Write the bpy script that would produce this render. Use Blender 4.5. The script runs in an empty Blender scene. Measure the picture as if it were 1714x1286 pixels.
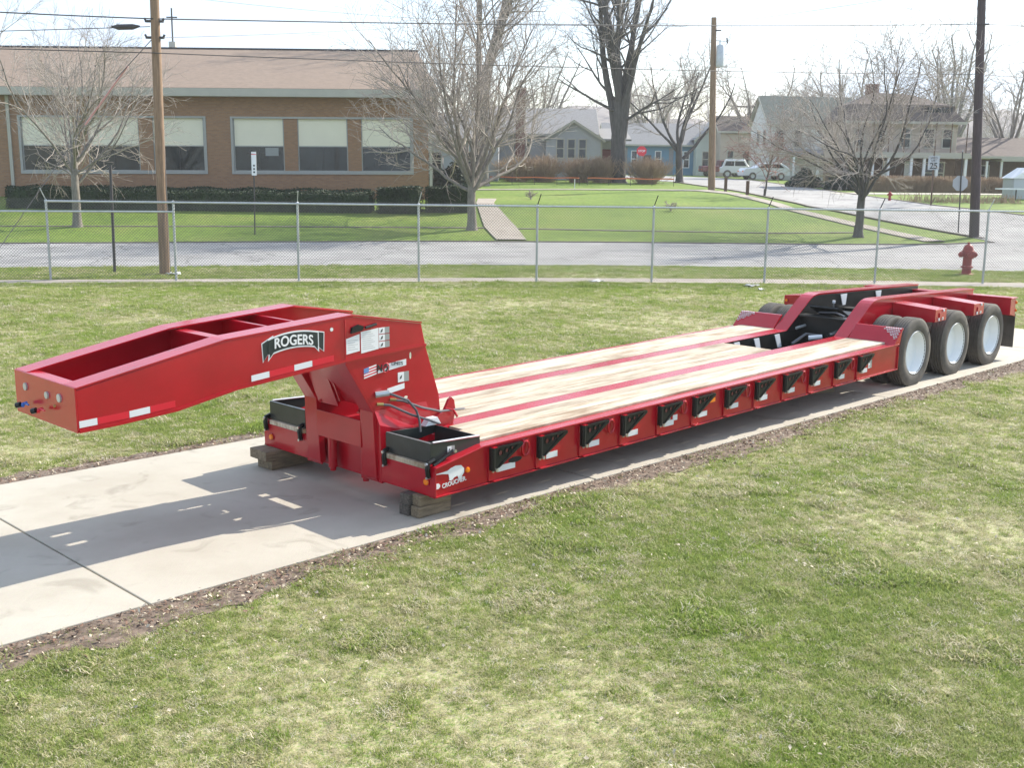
import bpy, bmesh, math, random
import numpy as np
from mathutils import Matrix, Vector

S = bpy.context.scene
COL = S.collection
R_ = math.radians

# ------------------------------------------------------------------ camera
F_PX, PITCH, ROLL, CAM_H = 1882.4, 0.18897, 0.014176, 3.0107
cd = bpy.data.cameras.new('camera'); cam = bpy.data.objects.new('camera', cd); COL.objects.link(cam)
cd.sensor_width = 36.0; cd.lens = F_PX / 1714 * 36; cd.clip_start = 0.1; cd.clip_end = 3000
_f = Vector((0, math.cos(PITCH), -math.sin(PITCH))); _r = Vector((1, 0, 0)); _u = _r.cross(_f)
_rr = math.cos(ROLL) * _r + math.sin(ROLL) * _u; _uu = -math.sin(ROLL) * _r + math.cos(ROLL) * _u
m = Matrix((_rr, _uu, -_f)).transposed().to_4x4(); m.translation = (0, 0, CAM_H)
cam.matrix_world = m
S.camera = cam

# ------------------------------------------------------------------ sky, sun, exposure
SUN_DIR = Vector((1.113, 0.912, 1.0)).normalized()      # towards the sun
SUN_EL = math.asin(SUN_DIR.z); SUN_AZ = math.atan2(SUN_DIR.x, SUN_DIR.y)
w = bpy.data.worlds.new('World'); S.world = w; w.use_nodes = True
nt = w.node_tree; nt.nodes.clear()
out = nt.nodes.new('ShaderNodeOutputWorld'); bg = nt.nodes.new('ShaderNodeBackground')
sky = nt.nodes.new('ShaderNodeTexSky'); sky.sky_type = 'NISHITA'; sky.sun_disc = False
sky.sun_elevation = SUN_EL; sky.sun_rotation = SUN_AZ
sky.air_density = 1.0; sky.dust_density = 1.2; sky.ozone_density = 1.0
tc = nt.nodes.new('ShaderNodeTexCoord'); mp = nt.nodes.new('ShaderNodeMapping'); mp.inputs['Scale'].default_value = (1.3, 1.3, 5)
nz = nt.nodes.new('ShaderNodeTexNoise'); nz.inputs['Scale'].default_value = 1.7; nz.inputs['Detail'].default_value = 6
rp = nt.nodes.new('ShaderNodeValToRGB'); rp.color_ramp.elements[0].position = .33; rp.color_ramp.elements[1].position = .62
rp.color_ramp.elements[0].color = (.0, .0, .0, 1); rp.color_ramp.elements[1].color = (1, 1, 1, 1)
mx = nt.nodes.new('ShaderNodeMix'); mx.data_type = 'RGBA'
nt.links.new(tc.outputs['Generated'], mp.inputs[0]); nt.links.new(mp.outputs[0], nz.inputs[0]); nt.links.new(nz.outputs[0], rp.inputs[0])
nt.links.new(rp.outputs[0], mx.inputs[0]); nt.links.new(sky.outputs[0], mx.inputs[6])
mx.inputs[7].default_value = (3.3, 3.95, 4.85, 1)          # thin bright high cloud
nt.links.new(mx.outputs[2], bg.inputs[0]); bg.inputs[1].default_value = 0.13
nt.links.new(bg.outputs[0], out.inputs[0])
sd = bpy.data.lights.new('sun', 'SUN'); sd.energy = 3.7; sd.angle = R_(0.55); sd.color = (1, .935, .82)
sun = bpy.data.objects.new('sun', sd); COL.objects.link(sun)
sun.rotation_euler = (-SUN_DIR).to_track_quat('-Z', 'Y').to_euler(); sun.location = (30, 20, 40)
S.view_settings.view_transform = 'Standard'; S.view_settings.look = 'None'
S.view_settings.exposure = 1.20; S.view_settings.gamma = 1; S.view_settings.use_curve_mapping = False

# ------------------------------------------------------------------ materials
def _n(nt, t, **k):
    n = nt.nodes.new(t)
    for a, b in k.items(): setattr(n, a, b)
    return n
def mat(name, col, rough=.6, metal=0, var=0, scale=4, col2=None, bump=0, bscale=60, coat=0, stretch=None, world=False, spec=None, detail=5, trans=0):
    M = bpy.data.materials.new(name); M.use_nodes = True; nt = M.node_tree; b = nt.nodes['Principled BSDF']
    b.inputs['Roughness'].default_value = rough; b.inputs['Metallic'].default_value = metal
    b.inputs['Coat Weight'].default_value = coat; b.inputs['Coat Roughness'].default_value = .08
    if spec is not None: b.inputs['Specular IOR Level'].default_value = spec
    if trans: b.inputs['Transmission Weight'].default_value = trans
    c = np.array(col); b.inputs['Base Color'].default_value = (*col, 1)
    if var or col2 or bump:
        if world: src = _n(nt, 'ShaderNodeNewGeometry').outputs['Position']
        else: src = _n(nt, 'ShaderNodeTexCoord').outputs['Object']
        if stretch:
            mp = _n(nt, 'ShaderNodeMapping'); mp.inputs['Scale'].default_value = stretch
            nt.links.new(src, mp.inputs[0]); src = mp.outputs[0]
    if var or col2:
        nz = _n(nt, 'ShaderNodeTexNoise'); nz.inputs['Scale'].default_value = scale; nz.inputs['Detail'].default_value = detail; nz.inputs['Roughness'].default_value = .62
        nt.links.new(src, nz.inputs[0])
        rp = _n(nt, 'ShaderNodeValToRGB'); rp.color_ramp.elements[0].position = .3; rp.color_ramp.elements[1].position = .7
        a = np.clip(c * (1 - var), 0, 1); d = np.clip(c * (1 + var), 0, 1) if col2 is None else np.array(col2)
        rp.color_ramp.elements[0].color = (*a, 1); rp.color_ramp.elements[1].color = (*d, 1)
        nt.links.new(nz.outputs[0], rp.inputs[0]); nt.links.new(rp.outputs[0], b.inputs['Base Color'])
    if bump:
        n2 = _n(nt, 'ShaderNodeTexNoise'); n2.inputs['Scale'].default_value = bscale; n2.inputs['Detail'].default_value = 4
        nt.links.new(src, n2.inputs[0])
        bp = _n(nt, 'ShaderNodeBump'); bp.inputs['Strength'].default_value = bump; bp.inputs['Distance'].default_value = .01
        nt.links.new(n2.outputs[0], bp.inputs['Height']); nt.links.new(bp.outputs[0], b.inputs['Normal'])
    return M
M = {}
M['red'] = mat('red paint', (.40, .0055, .016), .26, var=.10, scale=3, bump=.06, bscale=9, coat=.30, spec=.42)
M['redsafe'] = mat('bright red tape', (.62, .01, .03), .35)
M['white'] = mat('white print', (.78, .78, .78), .5)
M['grayprint'] = mat('grey print', (.30, .31, .30), .5)
M['silver'] = mat('reflective white', (.72, .73, .75), .35)
M['blackp'] = mat('black paint', (.009, .010, .010), .38, var=.3, scale=6, spec=.3)
M['traypaint'] = mat('tray paint', (.030, .034, .032), .32, var=.3, scale=4)
M['blackd'] = mat('black decal', (.012, .022, .022), .45)
M['rubber'] = mat('tyre rubber', (.075, .067, .058), .8, var=.25, scale=3, col2=(.15, .13, .108), bump=.1, bscale=80)
M['rim'] = mat('white rim', (.80, .82, .83), .35, coat=.2)
M['dark'] = mat('dark void', (.01, .01, .01), .8)
M['steel'] = mat('bare steel', (.62, .62, .62), .28, metal=.9)
M['zinc'] = mat('galvanised', (.50, .52, .53), .42, metal=.55, var=.12, scale=8)
M['amber'] = mat('amber lens', (.85, .22, .01), .25)
M['hose'] = mat('grey hose', (.10, .10, .11), .4)
M['blueg'] = mat('blue fitting', (.02, .12, .45), .4)
M['brass'] = mat('brass', (.55, .42, .16), .35, metal=.8)
M['timber'] = mat('old timber', (.20, .155, .10), .85, var=.4, scale=3, stretch=(2, 14, 14), bump=.5, bscale=30)
M['timberdark'] = mat('dark timber', (.10, .085, .07), .85, var=.6, scale=5, stretch=(2, 10, 10), bump=.5, bscale=30)  # darker tone for the two inner timbers of the near stack
M['pole'] = mat('pole wood', (.25, .165, .105), .85, var=.35, scale=3, stretch=(9, 9, .6), bump=.5, bscale=20)
M['poledark'] = mat('creosote pole wood', (.060, .042, .042), .8, var=.4, scale=3, stretch=(9, 9, .6), bump=.4, bscale=20)
M['bark'] = mat('grey bark', (.20, .175, .15), .9, var=.35, scale=3, stretch=(4, 4, 1), bump=.6, bscale=14)
M['barkdark'] = mat('dark bark', (.085, .078, .072), .9, var=.4, scale=2, stretch=(4, 4, .8), bump=.8, bscale=9)
M['twig'] = mat('twigs', (.37, .32, .28), .85, var=.3, scale=1.2)
M['twigred'] = mat('reddish twigs', (.27, .135, .11), .85, var=.3, scale=1.2)
M['twiggold'] = mat('tan twigs', (.36, .255, .17), .85, var=.3, scale=1.0)
M['green'] = mat('hedge green', (.030, .050, .018), .7, var=.5, scale=2.5)
M['evergreen'] = mat('evergreen', (.018, .034, .020), .7, var=.5, scale=2)
M['white_siding'] = mat('white siding', (.62, .61, .58), .7, var=.06, scale=1)
M['gray_siding'] = mat('grey siding', (.40, .41, .43), .7, var=.06, scale=1)
M['green_siding'] = mat('pale green siding', (.50, .54, .49), .7, var=.06, scale=1)
M['blue_siding'] = mat('blue siding', (.12, .25, .36), .7, var=.06, scale=1)
M['beige_siding'] = mat('beige siding', (.48, .40, .33), .7, var=.07, scale=1)
M['roofgray'] = mat('grey shingles', (.24, .235, .235), .9, var=.12, scale=6, bump=.3, bscale=8)
M['roofgreen'] = mat('grey green shingles', (.13, .145, .125), .9, var=.15, scale=4, bump=.3, bscale=8)
M['roofbrown'] = mat('brown shingles', (.115, .088, .075), .9, var=.18, scale=4, bump=.3, bscale=8)
M['roofschool'] = mat('school roof shingles', (.235, .172, .128), .9, var=.12, scale=3, bump=.25, bscale=10)
M['trim'] = mat('light trim', (.44, .42, .355), .6, var=.05, scale=2)
M['frame'] = mat('window frame', (.36, .36, .34), .5, metal=.2, var=.05)
M['shade'] = mat('cream panel', (.82, .77, .61), .6, var=.03, scale=1)
M['glass'] = mat('dark glass', (.018, .026, .028), .06, var=.5, scale=.7, spec=.6)
M['chimney'] = mat('chimney brick', (.20, .10, .08), .85, var=.2, scale=8)
M['door'] = mat('dark red door', (.16, .03, .025), .5)
M['brown'] = mat('brown wood', (.12, .07, .045), .7, var=.2)
M['conc'] = None
M['hydrant'] = mat('hydrant red', (.32, .035, .032), .55, var=.2, scale=8)
M['orange'] = mat('orange netting', (.62, .17, .07), .7)
M['pink'] = mat('pink guy guard', (.58, .30, .30), .6)
M['carwhite'] = mat('white car paint', (.62, .64, .66), .3, coat=.5)
M['carred'] = mat('dark red car paint', (.13, .02, .02), .35, coat=.5)
M['paper'] = mat('paper', (.66, .67, .70), .8, var=.1, scale=9)
M['wire'] = mat('overhead cable', (.055, .05, .05), .6)
M['wiregray'] = mat('thin cable', (.16, .15, .15), .6)
M['signback'] = mat('sign back', (.45, .47, .50), .5, metal=.3)
M['flagblue'] = mat('flag blue', (.12, .25, .50), .5)
M['leafdry'] = mat('dead leaf', (.50, .42, .31), .8, var=.5, scale=30, world=True)

def concrete(name, c1, c2, big=1.2, joint=False):
    Mt = bpy.data.materials.new(name); Mt.use_nodes = True; nt = Mt.node_tree; b = nt.nodes['Principled BSDF']; b.inputs['Roughness'].default_value = .85
    pos = _n(nt, 'ShaderNodeNewGeometry').outputs['Position']
    a = _n(nt, 'ShaderNodeTexNoise'); a.inputs['Scale'].default_value = big; a.inputs['Detail'].default_value = 8; a.inputs['Roughness'].default_value = .65
    f = _n(nt, 'ShaderNodeTexNoise'); f.inputs['Scale'].default_value = 90; f.inputs['Detail'].default_value = 3
    nt.links.new(pos, a.inputs[0]); nt.links.new(pos, f.inputs[0])
    r = _n(nt, 'ShaderNodeValToRGB'); r.color_ramp.elements[0].position = .36; r.color_ramp.elements[1].position = .66
    r.color_ramp.elements[0].color = (*c1, 1); r.color_ramp.elements[1].color = (*c2, 1); nt.links.new(a.outputs[0], r.inputs[0])
    mx = _n(nt, 'ShaderNodeMix', data_type='RGBA', blend_type='MULTIPLY'); mx.inputs[0].default_value = .22
    nt.links.new(r.outputs[0], mx.inputs[6]); nt.links.new(f.outputs[1], mx.inputs[7]); nt.links.new(mx.outputs[2], b.inputs['Base Color'])
    # small tyre scuffs and stains
    v = _n(nt, 'ShaderNodeTexNoise'); v.inputs['Scale'].default_value = 2.3; v.inputs['Detail'].default_value = 5; v.inputs['Distortion'].default_value = 1.2
    nt.links.new(pos, v.inputs[0]); r2 = _n(nt, 'ShaderNodeValToRGB'); r2.color_ramp.elements[0].position = .58; r2.color_ramp.elements[1].position = .76
    r2.color_ramp.elements[0].color = (1, 1, 1, 1); r2.color_ramp.elements[1].color = (.70, .69, .67, 1); nt.links.new(v.outputs[0], r2.inputs[0])
    m2 = _n(nt, 'ShaderNodeMix', data_type='RGBA', blend_type='MULTIPLY'); m2.inputs[0].default_value = 1
    nt.links.new(mx.outputs[2], m2.inputs[6]); nt.links.new(r2.outputs[0], m2.inputs[7]); nt.links.new(m2.outputs[2], b.inputs['Base Color'])
    bm_ = _n(nt, 'ShaderNodeMapping'); bm_.inputs['Rotation'].default_value = (0, 0, -.79); bm_.inputs['Scale'].default_value = (70, 3, 1) if 'driveway' in name else (20, 20, 20); nt.links.new(pos, bm_.inputs[0]); f = _n(nt, 'ShaderNodeTexNoise'); f.inputs['Scale'].default_value = 1; f.inputs['Detail'].default_value = 4; nt.links.new(bm_.outputs[0], f.inputs[0])
    bp = _n(nt, 'ShaderNodeBump'); bp.inputs['Strength'].default_value = .25; bp.inputs['Distance'].default_value = .004
    nt.links.new(f.outputs[0], bp.inputs['Height']); nt.links.new(bp.outputs[0], b.inputs['Normal'])
    return Mt
M['conc'] = concrete('driveway concrete', (.425, .385, .315), (.505, .468, .395), .9)
def streaks(Mt):
    nt = Mt.node_tree; b = nt.nodes['Principled BSDF']; l = b.inputs['Base Color'].links[0]; src = l.from_socket
    pos = _n(nt, 'ShaderNodeNewGeometry').outputs['Position']; mp = _n(nt, 'ShaderNodeMapping'); mp.inputs['Scale'].default_value = (.10, 1.0, 1); mp.inputs['Rotation'].default_value = (0, 0, .12); nt.links.new(pos, mp.inputs[0])
    n = _n(nt, 'ShaderNodeTexNoise'); n.inputs['Scale'].default_value = 2.2; n.inputs['Detail'].default_value = 9; n.inputs['Roughness'].default_value = .72; n.inputs['Distortion'].default_value = .8; nt.links.new(mp.outputs[0], n.inputs[0])
    r = _n(nt, 'ShaderNodeValToRGB'); e = r.color_ramp.elements; e[0].position = .38; e[0].color = (1.08, 1.06, 1.03, 1); e[1].position = .70; e[1].color = (.52, .52, .54, 1); x = e.new(.56); x.color = (.98, .97, .95, 1); nt.links.new(n.outputs[0], r.inputs[0])
    m_ = _n(nt, 'ShaderNodeMix', data_type='RGBA', blend_type='MULTIPLY'); m_.inputs[0].default_value = 1; nt.links.new(src, m_.inputs[6]); nt.links.new(r.outputs[0], m_.inputs[7])
    v = _n(nt, 'ShaderNodeTexVoronoi', feature='DISTANCE_TO_EDGE'); v.inputs['Scale'].default_value = .32; ds = _n(nt, 'ShaderNodeTexNoise'); ds.inputs['Scale'].default_value = 1.4; ds.inputs['Detail'].default_value = 6
    ad = _n(nt, 'ShaderNodeVectorMath', operation='ADD'); nt.links.new(pos, ds.inputs[0]); nt.links.new(pos, ad.inputs[0]); nt.links.new(ds.outputs[1], ad.inputs[1]); nt.links.new(ad.outputs[0], v.inputs[0])
    r2 = _n(nt, 'ShaderNodeValToRGB'); r2.color_ramp.elements[0].position = .004; r2.color_ramp.elements[0].color = (.42, .42, .42, 1); r2.color_ramp.elements[1].position = .012; nt.links.new(v.outputs[0], r2.inputs[0])
    m2 = _n(nt, 'ShaderNodeMix', data_type='RGBA', blend_type='MULTIPLY'); m2.inputs[0].default_value = 1; nt.links.new(m_.outputs[2], m2.inputs[6]); nt.links.new(r2.outputs[0], m2.inputs[7]); nt.links.new(m2.outputs[2], b.inputs['Base Color'])
M['walk'] = concrete('sidewalk concrete', (.33, .285, .24), (.43, .38, .32), 1.5)
M['road'] = concrete('worn asphalt', (.27, .265, .265), (.40, .395, .39), .5)
streaks(M['road'])
M['kerb'] = concrete('kerb', (.12, .10, .085), (.24, .205, .17), 3)

def wood_deck():
    Mt = bpy.data.materials.new('deck lumber'); Mt.use_nodes = True; nt = Mt.node_tree; b = nt.nodes['Principled BSDF']; b.inputs['Roughness'].default_value = .75
    co = _n(nt, 'ShaderNodeTexCoord').outputs['Object']; oi = _n(nt, 'ShaderNodeObjectInfo')
    add = _n(nt, 'ShaderNodeVectorMath', operation='MULTIPLY_ADD'); add.inputs[1].default_value = (1, 1, 1)
    cmb = _n(nt, 'ShaderNodeCombineXYZ'); mu = _n(nt, 'ShaderNodeMath', operation='MULTIPLY'); mu.inputs[1].default_value = 40
    nt.links.new(oi.outputs['Random'], mu.inputs[0])
    for i in range(3): nt.links.new(mu.outputs[0], cmb.inputs[i])
    nt.links.new(co, add.inputs[0]); nt.links.new(cmb.outputs[0], add.inputs[2])
    mp = _n(nt, 'ShaderNodeMapping'); mp.inputs['Scale'].default_value = (1.1, 26, 5); nt.links.new(add.outputs[0], mp.inputs[0])
    g = _n(nt, 'ShaderNodeTexNoise'); g.inputs['Scale'].default_value = 1.0; g.inputs['Detail'].default_value = 7; g.inputs['Roughness'].default_value = .6; g.inputs['Distortion'].default_value = .4
    nt.links.new(mp.outputs[0], g.inputs[0])
    r = _n(nt, 'ShaderNodeValToRGB'); r.color_ramp.elements[0].position = .25; r.color_ramp.elements[1].position = .62
    r.color_ramp.elements[0].color = (.36, .27, .175, 1); r.color_ramp.elements[1].color = (.58, .51, .405, 1); nt.links.new(g.outputs[0], r.inputs[0])
    # dirty footmarks
    mp2 = _n(nt, 'ShaderNodeMapping'); mp2.inputs['Scale'].default_value = (.7, 3.5, 3); nt.links.new(add.outputs[0], mp2.inputs[0])
    d = _n(nt, 'ShaderNodeTexNoise'); d.inputs['Scale'].default_value = 1.2; d.inputs['Detail'].default_value = 9; d.inputs['Roughness'].default_value = .7
    nt.links.new(mp2.outputs[0], d.inputs[0]); r2 = _n(nt, 'ShaderNodeValToRGB'); r2.color_ramp.elements[0].position = .45; r2.color_ramp.elements[1].position = .64
    r2.color_ramp.elements[0].color = (1, 1, 1, 1); r2.color_ramp.elements[1].color = (.42, .32, .23, 1); nt.links.new(d.outputs[0], r2.inputs[0])
    m2 = _n(nt, 'ShaderNodeMix', data_type='RGBA', blend_type='MULTIPLY'); m2.inputs[0].default_value = .9
    nt.links.new(r.outputs[0], m2.inputs[6]); nt.links.new(r2.outputs[0], m2.inputs[7])
    # each board its own tone
    hs = _n(nt, 'ShaderNodeHueSaturation'); mr = _n(nt, 'ShaderNodeMapRange'); mr.inputs[3].default_value = .80; mr.inputs[4].default_value = 1.12
    nt.links.new(oi.outputs['Random'], mr.inputs[0]); nt.links.new(mr.outputs[0], hs.inputs['Value']); nt.links.new(m2.outputs[2], hs.inputs['Color'])
    nt.links.new(hs.outputs[0], b.inputs['Base Color'])
    bp = _n(nt, 'ShaderNodeBump'); bp.inputs['Strength'].default_value = .3; bp.inputs['Distance'].default_value = .004
    nt.links.new(g.outputs[0], bp.inputs['Height']); nt.links.new(bp.outputs[0], b.inputs['Normal'])
    return Mt
M['deck'] = wood_deck()

def brick_mat():
    Mt = bpy.data.materials.new('brown brick'); Mt.use_nodes = True; nt = Mt.node_tree; b = nt.nodes['Principled BSDF']; b.inputs['Roughness'].default_value = .85
    co = _n(nt, 'ShaderNodeTexCoord').outputs['Object']; sx = _n(nt, 'ShaderNodeSeparateXYZ'); cx = _n(nt, 'ShaderNodeCombineXYZ')
    ad = _n(nt, 'ShaderNodeMath', operation='ADD'); nt.links.new(co, sx.inputs[0]); nt.links.new(sx.outputs[0], ad.inputs[0]); nt.links.new(sx.outputs[1], ad.inputs[1])
    nt.links.new(ad.outputs[0], cx.inputs[0]); nt.links.new(sx.outputs[2], cx.inputs[1])
    br = _n(nt, 'ShaderNodeTexBrick'); br.inputs['Scale'].default_value = 1; br.inputs['Brick Width'].default_value = .21; br.inputs['Row Height'].default_value = .075; br.inputs['Mortar Size'].default_value = .006
    br.inputs['Color1'].default_value = (.36, .195, .098, 1); br.inputs['Color2'].default_value = (.285, .155, .080, 1); br.inputs['Mortar'].default_value = (.24, .20, .165, 1)
    nt.links.new(cx.outputs[0], br.inputs[0]); nt.links.new(br.outputs[0], b.inputs['Base Color'])
    return Mt
M['brick'] = brick_mat()

def lawn_mat(name, kind):
    """kind 'ground': soil and thatch under the blades; 'far': mown lawn seen from afar; 'blade': the blades themselves"""
    Mt = bpy.data.materials.new(name); Mt.use_nodes = True; nt = Mt.node_tree; b = nt.nodes['Principled BSDF']; b.inputs['Roughness'].default_value = .8
    b.inputs['Specular IOR Level'].default_value = .25
    pos = _n(nt, 'ShaderNodeNewGeometry').outputs['Position']
    def noise(sc, de=5, ro=.6):
        n = _n(nt, 'ShaderNodeTexNoise'); n.inputs['Scale'].default_value = sc; n.inputs['Detail'].default_value = de; n.inputs['Roughness'].default_value = ro; nt.links.new(pos, n.inputs[0]); return n.outputs[0]
    def ramp(src, stops):
        r = _n(nt, 'ShaderNodeValToRGB'); e = r.color_ramp.elements
        while len(e) < len(stops): e.new(.5)
        for x, (p, c) in zip(e, stops): x.position = p; x.color = (*c, 1)
        nt.links.new(src, r.inputs[0]); return r.outputs[0]
    def mix(f, a, c, mode='MIX'):
        k = _n(nt, 'ShaderNodeMix', data_type='RGBA', blend_type=mode)
        if isinstance(f, float): k.inputs[0].default_value = f
        else: nt.links.new(f, k.inputs[0])
        nt.links.new(a, k.inputs[6]); nt.links.new(c, k.inputs[7]); return k.outputs[2]
    G1, G2, ST = (.105, .165, .030), (.155, .215, .050), (.30, .255, .135)
    if kind == 'far':
        c = ramp(noise(.25, 7, .65), [(.3, (.110, .180, .022)), (.5, (.155, .235, .030)), (.64, (.195, .25, .050)), (.82, (.25, .255, .09))])
        c2 = ramp(noise(4, 8, .8), [(.3, (.45, .47, .42)), (.7, (1.3, 1.28, 1.2))])
        nt.links.new(mix(1.0, c, c2, 'MULTIPLY'), b.inputs['Base Color'])
    elif kind == 'ground':
        c = ramp(noise(30, 6, .75), [(.30, (.17, .15, .08)), (.44, (.30, .28, .14)), (.58, (.42, .375, .23)), (.72, (.66, .59, .44))])
        g = ramp(noise(14, 6, .7), [(.3, (.15, .21, .05)), (.7, (.29, .34, .12))])
        k = ramp(noise(38, 6, .7), [(.50, (0, 0, 0)), (.58, (1, 1, 1))])
        nt.links.new(mix(k, c, g), b.inputs['Base Color'])
    else:
        oi = _n(nt, 'ShaderNodeObjectInfo').outputs['Random']
        if kind == 'blade':
            g = ramp(oi, [(0, (.18, .27, .045)), (.5, (.26, .345, .07)), (1, (.37, .43, .11))])
            s = ramp(oi, [(0, (.23, .285, .075)), (.5, (.33, .365, .125)), (1, (.43, .43, .20))])
            k = ramp(noise(.55, 7, .7), [(.42, (0, 0, 0)), (.66, (1, 1, 1))]); c = mix(k, g, s)
        else:
            c = ramp(oi, [(0, (.36, .35, .16)), (.4, (.48, .44, .25)), (.8, (.58, .52, .35)), (1, (.72, .66, .52))])
        nt.links.new(c, b.inputs['Base Color']); b.inputs['Roughness'].default_value = .6
        tr = _n(nt, 'ShaderNodeBsdfTranslucent'); nt.links.new(c, tr.inputs[0]); ms = _n(nt, 'ShaderNodeMixShader'); ms.inputs[0].default_value = .40
        nt.links.new(b.outputs[0], ms.inputs[1]); nt.links.new(tr.outputs[0], ms.inputs[2]); nt.links.new(ms.outputs[0], nt.nodes['Material Output'].inputs[0])
    return Mt
M['ground'] = lawn_mat('lawn soil and thatch', 'ground')
M['farlawn'] = lawn_mat('mown lawn', 'far')
M['blade'] = lawn_mat('grass blades', 'blade'); M['straw'] = lawn_mat('dry blades', 'straw')
M['soil'] = mat('bare soil', (.10, .070, .050), .95, var=.45, scale=11, world=True, bump=.8, bscale=35, col2=(.25, .185, .14))
M['mulch'] = mat('mulch chips', (.17, .10, .07), .9, var=.6, scale=40, world=True)

# ------------------------------------------------------------------ mesh builder
class MB:
    def __init__(s): s.v = []; s.f = []; s.mi = []; s.mats = []
    def m(s, mt):
        if mt not in s.mats: s.mats.append(mt)
        return s.mats.index(mt)
    def add(s, vs, fs, mt):
        o = len(s.v); k = s.m(mt); s.v += [tuple(map(float, p)) for p in vs]
        for f in fs: s.f.append([i + o for i in f]); s.mi.append(k)
        return s
    def box(s, x0, x1, y0, y1, z0, z1, mt):
        return s.add([(x0, y0, z0), (x1, y0, z0), (x1, y1, z0), (x0, y1, z0), (x0, y0, z1), (x1, y0, z1), (x1, y1, z1), (x0, y1, z1)],
                     [(0, 3, 2, 1), (4, 5, 6, 7), (0, 1, 5, 4), (1, 2, 6, 5), (2, 3, 7, 6), (3, 0, 4, 7)], mt)
    def prism(s, poly, ax, a, b, mt):
        """poly of 2-D points extruded along axis ax from a to b (the other two axes in order)"""
        def P(p, t):
            return (t, p[0], p[1]) if ax == 'x' else (p[0], t, p[1]) if ax == 'y' else (p[0], p[1], t)
        n = len(poly); vs = [P(p, a) for p in poly] + [P(p, b) for p in poly]
        fs = [list(range(n))[::-1], list(range(n, 2 * n))] + [(i, (i + 1) % n, n + (i + 1) % n, n + i) for i in range(n)]
        return s.add(vs, fs, mt)
    def tube(s, pts, rad, mt, n=6, cap=True):
        pts = [Vector(p) for p in pts]; k = len(pts)
        if not hasattr(rad, '__len__'): rad = [rad] * k
        d = (pts[-1] - pts[0])
        if d.length < 1e-6: d = Vector((0, 0, 1))
        ref = Vector((0, 0, 1)) if abs(d.normalized().z) < .9 else Vector((1, 0, 0))
        vs = []
        for i, p in enumerate(pts):
            t = (pts[min(i + 1, k - 1)] - pts[max(i - 1, 0)])
            if t.length < 1e-9: t = d
            t.normalize(); a = t.cross(ref)
            if a.length < 1e-4: a = t.cross(Vector((0, 1, 0)))
            a.normalize(); b = t.cross(a)
            for j in range(n):
                q = 2 * math.pi * j / n; vs.append(p + (a * math.cos(q) + b * math.sin(q)) * rad[i])
        fs = [(i * n + j, i * n + (j + 1) % n, (i + 1) * n + (j + 1) % n, (i + 1) * n + j) for i in range(k - 1) for j in range(n)]
        if cap: fs += [list(range(n))[::-1], [(k - 1) * n + j for j in range(n)]]
        return s.add(vs, fs, mt)
    def lathe(s, prof, mt, n=24, axis='z', c=(0, 0, 0)):
        """prof: list of (r, h)"""
        vs = []
        for r, h in prof:
            for j in range(n):
                q = 2 * math.pi * j / n; x, y = r * math.cos(q), r * math.sin(q)
                vs.append((c[0] + x, c[1] + y, c[2] + h) if axis == 'z' else (c[0] + x, c[1] + h, c[2] + y) if axis == 'y' else (c[0] + h, c[1] + x, c[2] + y))
        k = len(prof)
        fs = [(i * n + j, i * n + (j + 1) % n, (i + 1) * n + (j + 1) % n, (i + 1) * n + j) for i in range(k - 1) for j in range(n)]
        return s.add(vs, fs, mt)
    def disc(s, c, r, mt, axis='y', n=14, rz=None):
        vs = []
        for j in range(n):
            q = 2 * math.pi * j / n; a, b = r * math.cos(q), (rz or r) * math.sin(q)
            vs.append((c[0] + a, c[1], c[2] + b) if axis == 'y' else (c[0], c[1] + a, c[2] + b) if axis == 'x' else (c[0] + a, c[1] + b, c[2]))
        return s.add(vs, [list(range(n))], mt)
    def quad(s, a, b, c, d, mt): return s.add([a, b, c, d], [(0, 1, 2, 3)], mt)
    def build(s, name, parent=None, smooth=False, bevel=0, fix=True, **tags):
        me = bpy.data.meshes.new(name); me.from_pydata(s.v, [], s.f)
        for x in s.mats: me.materials.append(M[x] if isinstance(x, str) else x)
        me.polygons.foreach_set('material_index', s.mi)
        if fix:
            bm = bmesh.new(); bm.from_mesh(me); bmesh.ops.recalc_face_normals(bm, faces=bm.faces); bm.to_mesh(me); bm.free()
        if smooth:
            me.polygons.foreach_set('use_smooth', [True] * len(me.polygons))
            if smooth != 'all': me.set_sharp_from_angle(angle=R_(40))
        me.update()
        o = bpy.data.objects.new(name, me); COL.objects.link(o)
        if parent: o.parent = parent
        if bevel:
            bv = o.modifiers.new('bevel', 'BEVEL'); bv.width = bevel; bv.segments = 2; bv.limit_method = 'ANGLE'
        for k, v in tags.items(): o[k] = v
        return o
def thing(name, label, category, loc=(0, 0, 0), rz=0, group=None):
    o = bpy.data.objects.new(name, None); COL.objects.link(o); o.location = loc; o.rotation_euler = (0, 0, rz)
    o['label'] = label; o['category'] = category
    if group: o['group'] = group
    return o
def copy_tree(o, parent=None):
    c = o.copy(); COL.objects.link(c); c.parent = parent
    for ch in list(o.children): copy_tree(ch, c)
    return c
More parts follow.
